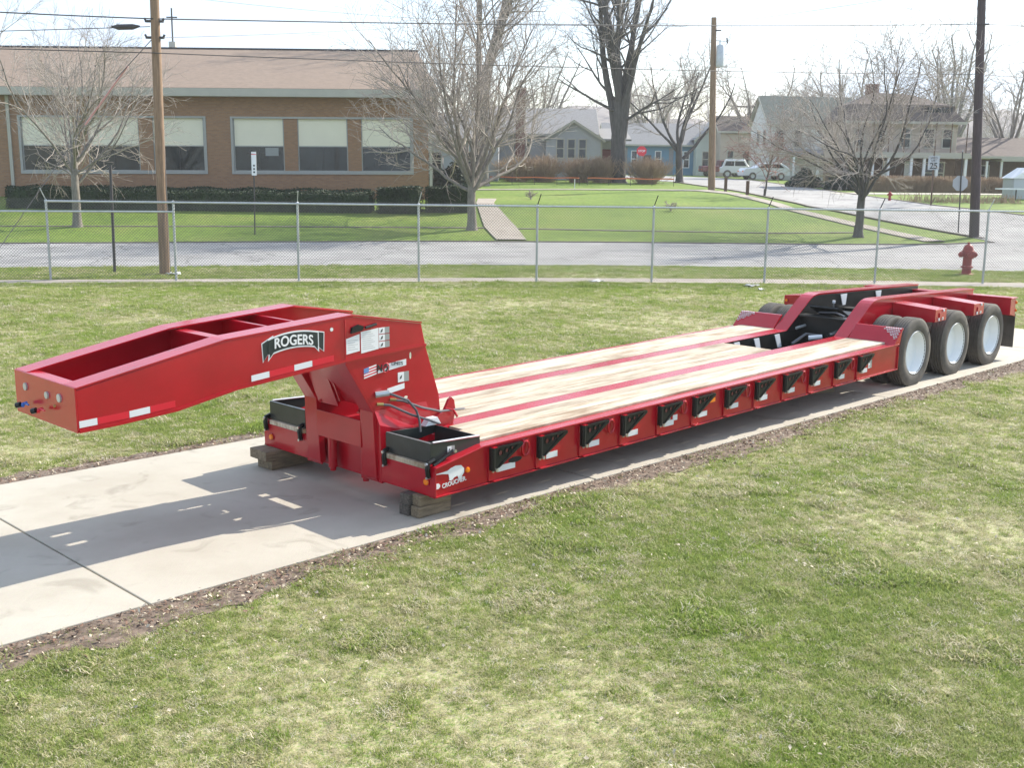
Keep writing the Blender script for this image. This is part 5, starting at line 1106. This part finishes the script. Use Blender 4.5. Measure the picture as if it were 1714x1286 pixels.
plant_tree('bare vase shaped tree on the lawn in front of the left school windows', -19.0, 49.3, A_, 11, 'bark', 'twig', rmin=.0065)
B_ = dict(vase); B_['L'] = [2.5, 8.3, 4.1, 1.9, .8]; B_['nb'] = [18, 13, 7, 5]; B_['ang'] = [(16, 74), (24, 50), (25, 50), (25, 55)]; B_['r'] = [.21, .10, .038, .015, .008]
plant_tree('wide bare vase shaped tree beside the path at the right school corner', -1.87, 50.1, B_, 23, 'bark', 'twig', rmin=.0065)
E_ = dict(vase); E_['L'] = [2.6, 6.3, 3.3, 1.6, .7]; E_['nb'] = [17, 13, 8, 5]; E_['ang'] = [(14, 74), (22, 50), (25, 55), (25, 60)]; E_['wob'] = [.03, .12, .15, .16, .18]
plant_tree('spreading bare tree near the street corner in front of the porch house', 15.05, 49.6, E_, 37, 'barkdark', 'twig', rmin=.0065)
big = dict(levels=5, L=[6.2, 13, 5.5, 2.6, 1.2], r=[.62, .30, .10, .036, .014], nb=[8, 8, 6, 4], seg=[.9, .8, .6, .45, .35], wob=[.02, .06, .13, .16, .18], up=[.0, .03, .04, .03, .02], start=[.80, .18, .2, .2],
           ang=[(4, 21), (22, 52), (25, 60), (25, 60)], taper=[.82, .25, .25, .35, .5], drop=[.1, .45, .4, .4], extra=[((.25, 0, 3.4), (.10, 0, 1), 14, .34), ((-.28, 0, 3.8), (-.08, .05, 1), 14, .32), ((.3, -.2, 4.6), (.9, -.3, .55), 4.5, .12), ((-.4, -.2, 5.4), (-1, -.2, .35), 5.2, .13), ((-.3, 0, 6.2), (-.9, .1, .9), 5.0, .12)])
plant_tree('huge dark bare tree with several upright leaders behind the lawn', 7.9, 88, big, 5, 'barkdark', 'twig', lv=3, rmin=.013)
med = dict(levels=5, L=[3.1, 7.2, 3.4, 1.8, .9], r=[.30, .15, .055, .024, .012], nb=[6, 8, 6, 4], seg=[.6, .6, .5, .4, .3], wob=[.03, .07, .13, .16, .18], up=[.0, .04, .03, .03, .02], start=[.72, .2, .2, .2],
           ang=[(14, 48), (25, 55), (25, 60), (25, 60)], taper=[.8, .22, .25, .35, .5], drop=[.1, .5, .4, .4])
D_ = dict(med); D_['extra'] = [((.2, 0, 1.9), (1.0, 0, 1.0), 7, .15)]
plant_tree('medium bare tree with a low side limb by the far road', 12.95, 90, D_, 8, 'barkdark', 'twig', lv=2, rmin=.012)
tall = dict(big); tall.pop('extra'); tall['L'] = [8.0, 11, 5, 2.4, 1.1]; tall['r'] = [.42, .22, .08, .03, .013]; tall['nb'] = [5, 9, 7, 5]; tall['ang'] = [(8, 26), (20, 50), (25, 55), (25, 60)]; tall['start'] = [.62, .2, .2, .2]
plant_tree('tall bare tree rising behind the wide vase shaped tree', -2.2, 78, tall, 19, 'bark', 'twig', lv=3, rmin=.012)
G_ = dict(med); G_['L'] = [3.6, 7.5, 3.6, 1.9, .9]; G_['nb'] = [8, 9, 6, 4]
plant_tree('bare tree leaning in from the right edge behind the dark pole', 34.2, 74, G_, 41, 'barkdark', 'twig', rmin=.011)
sap = dict(levels=4, L=[1.5, 1.7, .9, .45], r=[.06, .03, .014, .008], nb=[7, 7, 5], seg=[.3, .3, .25, .2], wob=[.05, .12, .15, .18], up=[.0, .01, .0, .0], start=[.35, .15, .15], ang=[(35, 75), (30, 60), (30, 60)], taper=[.7, .4, .5, .6], drop=[.2, .3, .3])
plant_tree('small reddish sapling at the kerb of the side street', 15.0, 68.5, dict(sap, L=[2.6, 2.9, 1.5, .7], nb=[10, 9, 6]), 3, 'barkdark', 'twigred', lv=1, rmin=.010, name='sapling')
for k, (x, y, sc, lab) in enumerate(((0.9, 62.6, .24, 'tiny bare shrub in the middle of the far lawn'), (7.9, 57.5, .26, 'small bare shrub on the far lawn right of centre'))):
    plant_tree(lab, x, y, dict(sap, L=[v * sc for v in (1.0, 1.5, .8, .4)]), 60 + k, 'twig', 'twig', lv=1, rmin=.008, cat='shrub', name='bare_shrub', flare=False)
# trees behind the houses
for k, (x, y, sc, lab) in enumerate(((27, 128, 1.2, 'bare tree behind the roof of the white farmhouse'), (33, 118, 1.25, 'bare tree behind the brown roofed porch house'), (41, 108, 1.4, 'tall bare tree behind the carport house'), (17.5, 150, 1.35, 'bare tree behind the blue ranch house'), (2.5, 125, 1.3, 'bare tree behind the grey cottage'), (48, 125, 1.5, 'large bare tree far behind the carport house, at the right edge'), (39.5, 92, 1.0, 'thin bare tree beside the carport house'))):
    c = dict(med); c['L'] = [v * sc for v in med['L']]; c['r'] = [v * sc for v in med['r']]; c['nb'] = [6, 7, 5, 3]
    plant_tree(lab, x, y, c, 80 + k, 'bark', 'twig', rmin=.016, group='bare trees behind the houses')
# far wood: one mass of bare trees
rgw = np.random.default_rng(4); tpl = []
for k in range(4):
    T = Tree(200 + k); c = dict(med); c['levels'] = 4; c['nb'] = [7, 7, 6]; c['L'] = [4, 7, 3.4, 1.8]; c['r'] = [.26, .12, .05, .035]
    T.branch(np.zeros(3), np.array([0, 0, 1.]), 4, .26, 0, c); tpl.append(tubes_mesh(T.paths, (5, 4, 3, 3), .03))
VV, FF, o = [], [], 0
hillz = lambda y: float(np.interp(y, [0, 330, 350, 420, 520], [tz(y), 2.6, 8, 22, 27]))
for k in range(520):
    y = rgw.uniform(175, 430); x = rgw.uniform(-.25, .75) * y; sc = rgw.uniform(.7, 1.1) * (.72 + (y - 175) / 500); q = rgw.uniform(0, 6.28); V, F = tpl[k % 4]
    R2 = np.array([[math.cos(q), -math.sin(q), 0], [math.sin(q), math.cos(q), 0], [0, 0, 1]]); VV.append(V @ R2.T * sc + np.array([x, y, hillz(y) - .1])); FF.append(F + o); o += len(V)
np_mesh('far_wood', np.concatenate(VV), np.concatenate(FF), 'twig', kind='stuff', label='grey brown bare wood beyond the houses', category='wood')
# far rise of ground under the wood
b = MB(); n = 60; v = []
for i in range(n + 1):
    a = -.75 + 1.6 * i / n
    for y, z in ((330, 2.6), (350, 8), (420, 22 + 1 * math.sin(i * .7)), (520, 27 + 4 * math.sin(i * .45 + 1) + 2 * math.sin(i * 1.9))): v.append((a * y, y, z))
b.add(v, [(i * 4 + k, (i + 1) * 4 + k, (i + 1) * 4 + k + 1, i * 4 + k + 1) for i in range(n) for k in range(3)], mat('wooded hill', (.17, .145, .135), .95, var=.4, scale=.15, world=True)); b.build('hill', kind='structure', smooth='all')

# ================================================================== hedges and bushes
def leaf_cloud(pts, size, rg, up=0):
    n = len(pts); a = rg.normal(0, 1, (n, 3)); a /= np.linalg.norm(a, axis=1)[:, None]; b = np.cross(a, rg.normal(0, 1, (n, 3))); b /= np.linalg.norm(b, axis=1)[:, None]
    s = (size * rg.uniform(.6, 1.3, n))[:, None]; V = np.stack([pts - a * s, pts + b * s * .6, pts + a * s, pts - b * s * .6], 1).reshape(-1, 3)
    return V, np.arange(4 * n).reshape(-1, 4)
def box_hedge(label, x0, x1, y0, y1, h, seed, n=9000, mt='green', size=.045):
    rg = np.random.default_rng(seed); t = thing('clipped_hedge', label, 'hedge', ((x0 + x1) / 2, (y0 + y1) / 2, tz((y0 + y1) / 2))); w_, d_ = (x1 - x0) / 2, (y1 - y0) / 2
    f = rg.uniform(0, 1, n); P = np.stack([rg.uniform(-w_, w_, n), rg.uniform(-d_, d_, n), rg.uniform(-.3, h, n)], 1)
    s_ = f < .45; P[s_, 1] = -d_; e = (f >= .45) & (f < .8); P[e, 2] = h; e = f >= .9; P[e, 0] = np.where(rg.uniform(size=e.sum()) < .5, -w_, w_)
    P += rg.normal(0, .035, P.shape) + .05 * np.sin(P[:, [1, 0, 0]] * 2.3)
    V, F = leaf_cloud(P, size, rg); np_mesh('foliage', V, F, mt, t, smooth=False)
    b = MB(); b.box(-w_ + .06, w_ - .06, -d_ + .06, d_ - .06, -.3, h - .06, mt); b.build('inner_mass', t)
box_hedge('long low clipped green hedge along the foot of the school wall', -26.4, -7.6, 59.3, 60.15, .55, 1, 16000)
box_hedge('boxy clipped evergreen hedge nearest the path at the right school corner, left of the pair', -6.6, -4.6, 55.0, 56.4, 1.15, 2, 7000, 'green')
box_hedge('boxy clipped evergreen hedge at the right school corner, behind the vase tree trunk', -4.3, -2.2, 55.6, 57.2, 1.15, 3, 7000, 'green')
box_hedge('long dark clipped hedge across the lawn in front of the school', -24.5, -7.0, 55.0, 56.2, .88, 5, 22000, 'green')
def blob_bush(name, label, x, y, rx, ry, h, n, mt, seed, size=.09, cat='bush'):
    rg = np.random.default_rng(seed); t = thing(name, label, cat, (x, y, tz(y) - .05)); P = rg.normal(0, 1, (n, 3)); P /= np.linalg.norm(P, axis=1)[:, None]
    P *= rg.uniform(.55, 1.0, n)[:, None] ** .5 * (1 + .18 * np.sin(P[:, [0]] * 5 + seed) + .15 * np.sin(P[:, [2]] * 7)); P[:, 2] = np.abs(P[:, 2]); P *= (rx, ry, h); V, F = leaf_cloud(P, size, rg); np_mesh('foliage', V, F, mt, t, smooth=False)
    b = MB(); b.tube([(0, 0, -.1), (0, 0, h * .5)], .08, 'brown', 6); b.build('stem', t)
blob_bush('evergreen_bush', 'dark rounded evergreen bush behind the box hedges', -3.9, 70, 1.3, 1.2, 1.7, 6000, 'evergreen', 6)
blob_bush('evergreen_bush', 'dark green bush at the corner of the porch house', 23.4, 79.5, 1.6, 1.2, 1.35, 6000, 'evergreen', 7)
blob_bush('evergreen_bush', 'low dark green bush beside the porch house hedge', 21.3, 84, 1.3, 1.0, 1.2, 4000, 'evergreen', 8)
def twig_bush(label, x, y, w_, h, n, seed, mt='twiggold', d=None):
    rg = np.random.default_rng(seed); t = thing('bare_bush', label, 'bush', (x, y, tz(y) - .05), group=None); paths = []; d = d or w_
    for k in range(n):
        bx_, by_ = rg.normal(0, .16 * w_), rg.normal(0, .16 * d); q = rg.uniform(0, 6.28); s = rg.uniform(0, 1) ** .6
        ex, ey = bx_ + math.cos(q) * w_ * .5 * s, by_ + math.sin(q) * d * .5 * s; hh = h * rg.uniform(.75, 1.03) * math.sqrt(max(.2, 1 - .45 * s * s))
        p0, p2 = np.array([bx_ * .7, by_ * .7, 0]), np.array([ex, ey, hh]); p1 = p0 * .35 + p2 * .65 + np.array([(ex - bx_) * .05, 0, -hh * .18]); p1[2] = hh * .55
        paths.append(([p0, p1, p2], [.014, .010, .006], 0))
        for j in range(3):
            a = p1 + (p2 - p1) * rg.uniform(-.3, .8); paths.append(([a, a + np.array([rg.normal(0, .22), rg.normal(0, .22), rg.uniform(.15, .5)])], [.009, .006], 1))
    V, F = tubes_mesh(paths, (3, 3), .008); np_mesh('twigs', V, F, mt, t)
for k, (x, w_, h) in enumerate(((.2, 3.2, 2.0), (2.2, 2.9, 2.1), (4.9, 2.8, 1.95), (6.6, 2.4, 2.1))):
    twig_bush(('rounded tan bare bush at the left end of the row before the cottage', 'rounded tan bare bush second from the left before the cottage', 'rounded tan bare bush under the three cottage windows', 'rounded tan bare bush touching the huge tree on its left side')[k], x, 87.5, w_, h, 420, 300 + k, 'twiggold')
twig_bush('fan shaped tan bare bush standing alone right of the huge tree', 10.0, 86.5, 3.1, 2.1, 520, 310)
h = thing('bare_hedge', 'long brown bare clipped hedge in front of the porch house', 'hedge', (28.4, 77.5, tz(77.5) - .05)); rg = np.random.default_rng(9); paths = []
for k in range(3400):
    x, y = rg.uniform(-4.4, 5.6), rg.uniform(-.55, .55); hh = rg.uniform(.8, 1.18); paths.append(([np.array([x, y, 0]), np.array([x + rg.normal(0, .12), y + rg.normal(0, .1), hh])], [.012, .008], 0))
    paths.append(([np.array([x, y, hh * .5]), np.array([x + rg.normal(0, .22), y + rg.normal(0, .15), hh * rg.uniform(.7, 1.02)])], [.009, .007], 0))
V, F = tubes_mesh(paths, (3, 3), .009); np_mesh('twigs', V, F, 'twiggold', h)
# dry flower bed plants behind the far kerb
rg = np.random.default_rng(10); paths = []
for k in range(500):
    x, y = rg.uniform(22.6, 29), rg.uniform(64.5, 67); paths.append(([np.array([x, y, tz(y)]), np.array([x + rg.normal(0, .12), y, tz(y) + rg.uniform(.1, .5)])], [.014, .010], 0))
V, F = tubes_mesh(paths, (3, 3), .01); np_mesh('dry_bed_plants', V, F, 'twiggold', kind='stuff', label='dry pale stalks in the bed beyond the side street', category='plants')
# ================================================================== litter and small things on the ground
def paper(label, x, y, w_, d_, mt, seed, h=.03, name='paper_scrap', cat='litter'):
    rg = np.random.default_rng(seed); b = MB(); n = 5; v = []
    for j in range(n):
        for i in range(n): v.append(((i / (n - 1) - .5) * w_, (j / (n - 1) - .5) * d_, .03 + rg.uniform(0, h)))
    b.add(v, [(j * n + i, j * n + i + 1, (j + 1) * n + i + 1, (j + 1) * n + i) for j in range(n - 1) for i in range(n - 1)], mt); o = b.build(name, None, smooth='all', label=label, category=cat, fix=False); o.location = (x, y, 0); o.rotation_euler = (0, 0, rg.uniform(0, 1)); so = o.modifiers.new('thick', 'SOLIDIFY'); so.thickness = .006
paper('crumpled white paper on the walk at the foot of the fence, mid picture', 2.25, 30.6, .42, .22, 'paper', 1, .05)
paper('grey folded newspaper lying by the fence near the trailer tail', 6.35, 30.0, .5, .26, 'grayprint', 2, .06)
paper('small white scrap on the grass right below the grey newspaper', 6.4, 29.0, .14, .12, 'paper', 3, .06)
paper('white scrap on the grass at the left edge by the walk', -13.1, 28.2, .30, .2, 'paper', 4, .06)
paper('white paper scrap at the foot of the brown utility pole', -9.35, 30.9, .36, .2, 'paper', 5, .08)
b = MB(); b.box(-.22, .22, -.12, .12, 0, .07, 'timber'); o = b.build('wood_offcut', None, bevel=.01, label='pale wooden offcut lying under the trailer before the first tyre', category='offcut'); x, y, _ = tw(7.75, .75); o.location = (x, y, .024); o.rotation_euler = (0, 0, .5)

# ================================================================== grass blades, dead leaves
rg = np.random.default_rng(77)
clumps = bpy.data.collections.new('grass_clumps')
def clump(k, straw):
    V = []; F = []
    for i in range(24):
        q = rg.uniform(0, 6.28); r = .06 * math.sqrt(rg.uniform()); x, y = r * math.cos(q), r * math.sin(q)
        h = rg.uniform(.012, .036) if not straw else rg.uniform(.004, .020); le = rg.uniform(.3, 1.4) * h if not straw else rg.uniform(.012, .045); a = rg.uniform(0, 6.28); w_ = rg.uniform(.0016, .0032); dx, dy = math.cos(a), math.sin(a); px, py = -dy * w_, dx * w_
        o = len(V); z0 = -.004 if not straw else rg.uniform(.002, .014)
        V += [(x - px, y - py, z0), (x + px, y + py, z0), (x + dx * le * .4 + px * .8, y + dy * le * .4 + py * .8, z0 + h * .65), (x + dx * le * .4 - px * .8, y + dy * le * .4 - py * .8, z0 + h * .65), (x + dx * le, y + dy * le, z0 + h)]
        F += [(o, o + 1, o + 2, o + 3), (o + 3, o + 2, o + 4)]
    me = bpy.data.meshes.new('clump'); me.from_pydata(V, [], F); me.materials.append(M['straw' if straw else 'blade']); ob = bpy.data.objects.new('clump_%d' % k, me); clumps.objects.link(ob)
for k in range(10): clump(k, k >= 6)
def scatter(name, P, sc, rot, ix, label):
    me = bpy.data.meshes.new(name); n = len(P); me.vertices.add(n); me.vertices.foreach_set('co', P.astype(np.float32).ravel())
    a = me.attributes.new('sc', 'FLOAT', 'POINT'); a.data.foreach_set('value', sc.astype(np.float32)); a = me.attributes.new('rz', 'FLOAT_VECTOR', 'POINT'); a.data.foreach_set('vector', np.stack([rg.normal(0, .12, n), rg.normal(0, .12, n), rot], 1).astype(np.float32).ravel())
    a = me.attributes.new('ix', 'INT', 'POINT'); a.data.foreach_set('value', ix.astype(np.int32))
    o = bpy.data.objects.new(name, me); COL.objects.link(o); o['kind'] = 'stuff'; o['label'] = label; o['category'] = 'grass'
    ng = bpy.data.node_groups.new(name, 'GeometryNodeTree'); ng.interface.new_socket('Geometry', in_out='INPUT', socket_type='NodeSocketGeometry'); ng.interface.new_socket('Geometry', in_out='OUTPUT', socket_type='NodeSocketGeometry')
    N = ng.nodes; gi, go = N.new('NodeGroupInput'), N.new('NodeGroupOutput'); ip = N.new('GeometryNodeInstanceOnPoints'); ci = N.new('GeometryNodeCollectionInfo'); ci.inputs['Collection'].default_value = clumps; ci.inputs['Separate Children'].default_value = True; ci.inputs['Reset Children'].default_value = True
    a1 = N.new('GeometryNodeInputNamedAttribute'); a1.data_type = 'FLOAT'; a1.inputs['Name'].default_value = 'sc'; a2 = N.new('GeometryNodeInputNamedAttribute'); a2.data_type = 'FLOAT_VECTOR'; a2.inputs['Name'].default_value = 'rz'
    L = ng.links.new; L(gi.outputs[0], ip.inputs['Points']); L(ci.outputs[0], ip.inputs['Instance']); ip.inputs['Pick Instance'].default_value = True; L(a1.outputs[0], ip.inputs['Scale']); L(a2.outputs[0], ip.inputs['Rotation']); a3 = N.new('GeometryNodeInputNamedAttribute'); a3.data_type = 'INT'; a3.inputs['Name'].default_value = 'ix'; L(a3.outputs[0], ip.inputs['Instance Index']); L(ip.outputs[0], go.inputs[0])
    md = o.modifiers.new('scatter', 'NODES'); md.node_group = ng; return o
def vnoise(x, y, f, seed):
    g = np.random.default_rng(seed).uniform(0, 1, (256, 256)); u, v = x * f + 100, y * f + 100; i, j = np.floor(u).astype(int), np.floor(v).astype(int); a, b = u - i, v - j; a = a * a * (3 - 2 * a); b = b * b * (3 - 2 * b); G = lambda p, q: g[p % 256, q % 256]
    return (G(i, j) * (1 - a) + G(i + 1, j) * a) * (1 - b) + (G(i, j + 1) * (1 - a) + G(i + 1, j + 1) * a) * b
def lawn_points(n, y0, y1, power):
    y = y0 + (y1 - y0) * rg.uniform(0, 1, n) ** power; x = rg.uniform(-1, 1, n) * (.50 * y + 2.0); k = (y - 4) > 0; return x[k], y[k]
_yy = np.linspace(4.2, 36.4, 400); _pd = (.5 * _yy + 2) * np.minimum(1, (8.5 / _yy) ** 1.55); _cd = np.r_[0, np.cumsum((_pd[1:] + _pd[:-1]) / 2)]; _cd /= _cd[-1]
Y = np.interp(rg.uniform(size=330000), _cd, _yy); X = rg.uniform(-1, 1, len(Y)) * (.50 * Y + 2.0)
c, s_ = math.cos(TA - .0068), math.sin(TA - .0068); tx_, ty_ = c * (X - TX) + s_ * (Y - TYY), -s_ * (X - TX) + c * (Y - TYY)
soil = on_soil(tx_, ty_); onslab = (ty_ > DW[0] - .03) & (ty_ < DW[1] + .03) & (tx_ < 16.85)
fence_d = -math.sin(FA) * (X - FX) + math.cos(FA) * (Y - FY)
ne = resample(near_edge, 200); walk_b = np.interp(X, [-30, -12.9, -7.17, 0, 7.2, 13.95, 40], [24.2, 28.25, 29.35, 30.55, 31.0, 30.9, 30.6]); walk_t = np.interp(X, [-30, -13.29, -7.39, 0, 7.55, 14.56, 40], [24.9, 29.0, 30.2, 31.6, 32.3, 32.2, 31.8])
walk = (Y > walk_b - .05) & (Y < walk_t + .03); road = Y > np.interp(X, ne[:, 0], ne[:, 1]) + .02
patch = .6 * vnoise(X, Y, .55, 1) + .4 * vnoise(X, Y, 1.9, 2); keep = (rg.uniform(size=len(X)) < np.clip(.60 + 1.0 * (patch - .30), .30, 1)) & ~onslab & ~walk & ~road
keep &= ~soil | ((rg.uniform(size=len(X)) < .10) & (patch > .45))
X, Y, patch = X[keep], Y[keep], patch[keep]; n = len(X)
sc = rg.uniform(.5, 1.0, n) * (.75 + .70 * patch) * np.clip((Y / 9) ** .42, .85, 1.6)
tuft = vnoise(X, Y, 3.1, 9) > .80; sc[tuft] *= 1.6
strawp = np.clip(.52 - .9 * (patch - .32) + .35 * (vnoise(X, Y, 5.3, 12) - .5), .08, .85)
fd_ = -math.sin(FA) * (X - FX) + math.cos(FA) * (Y - FY); strawp = np.where(fd_ > -3.5, strawp * .45, strawp)
ix = np.where(rg.uniform(size=n) < strawp, rg.integers(6, 10, n), rg.integers(0, 6, n))
scatter('lawn_grass', np.stack([X, Y, np.zeros(n) + .002], 1), sc, rg.uniform(0, 6.28, n), ix, 'short patchy lawn grass around the driveway')
# dead leaves and pale stem bits
n = 18000; X, Y = lawn_points(n, 4.6, 30, .8); c_ = int(n * .0); tx_, ty_ = c * (X - TX) + s_ * (Y - TYY), -s_ * (X - TX) + c * (Y - TYY)
k = ~((ty_ > DW[0] - .02) & (ty_ < DW[1] + .02) & (tx_ < 16.85)) & (vnoise(X, Y, .8, 5) > .35); X, Y = X[k], Y[k]
ex = rg.uniform(-12, 17, 5000); ey = np.where(rg.uniform(size=5000) < .68, DW[0] - np.abs(rg.normal(0, .26, 5000)) - .02, DW[1] + np.abs(rg.normal(0, .16, 5000)) + .02)
X, Y = np.r_[X, TX + c * ex - s_ * ey], np.r_[Y, TYY + s_ * ex + c * ey]; n = len(X)
P = np.stack([X, Y, rg.uniform(.018, .045, n)], 1); a = rg.uniform(0, 6.28, n); L_ = rg.uniform(.005, .018, n); Wd = L_ * rg.uniform(.25, .8, n); tl = rg.normal(0, .35, (n, 2))
u = np.stack([np.cos(a), np.sin(a), tl[:, 0]], 1) * L_[:, None]; v = np.stack([-np.sin(a), np.cos(a), tl[:, 1]], 1) * Wd[:, None]; mid = np.array([0, 0, 1.]) * (L_ * .35)[:, None]
V = np.stack([P - u, P - v + mid, P + u, P + v - mid * .2], 1).reshape(-1, 3)
np_mesh('dead_leaves', V, np.arange(4 * n).reshape(-1, 4), 'leafdry', smooth=False, kind='stuff', label='pale dead leaves and stem bits strewn over the lawn', category='leaves')

n = 9000; ex = rg.uniform(-12, 17, n); ey = np.where(rg.uniform(size=n) < .68, DW[0] - np.abs(rg.normal(0, .22, n)) - .02, DW[1] + np.abs(rg.normal(0, .14, n)) + .02)
X, Y = TX + c * ex - s_ * ey, TYY + s_ * ex + c * ey; P = np.stack([X, Y, rg.uniform(.012, .03, n)], 1); a = rg.uniform(0, 6.28, n); L_ = rg.uniform(.008, .026, n); Wd = L_ * rg.uniform(.2, .6, n); tl = rg.normal(0, .4, (n, 2))
u = np.stack([np.cos(a), np.sin(a), tl[:, 0]], 1) * L_[:, None]; v = np.stack([-np.sin(a), np.cos(a), tl[:, 1]], 1) * Wd[:, None]
np_mesh('mulch_chips', np.stack([P - u, P - v, P + u, P + v], 1).reshape(-1, 3), np.arange(4 * n).reshape(-1, 4), 'mulch', smooth=False, kind='stuff', label='reddish brown mulch chips along the driveway edges', category='mulch')
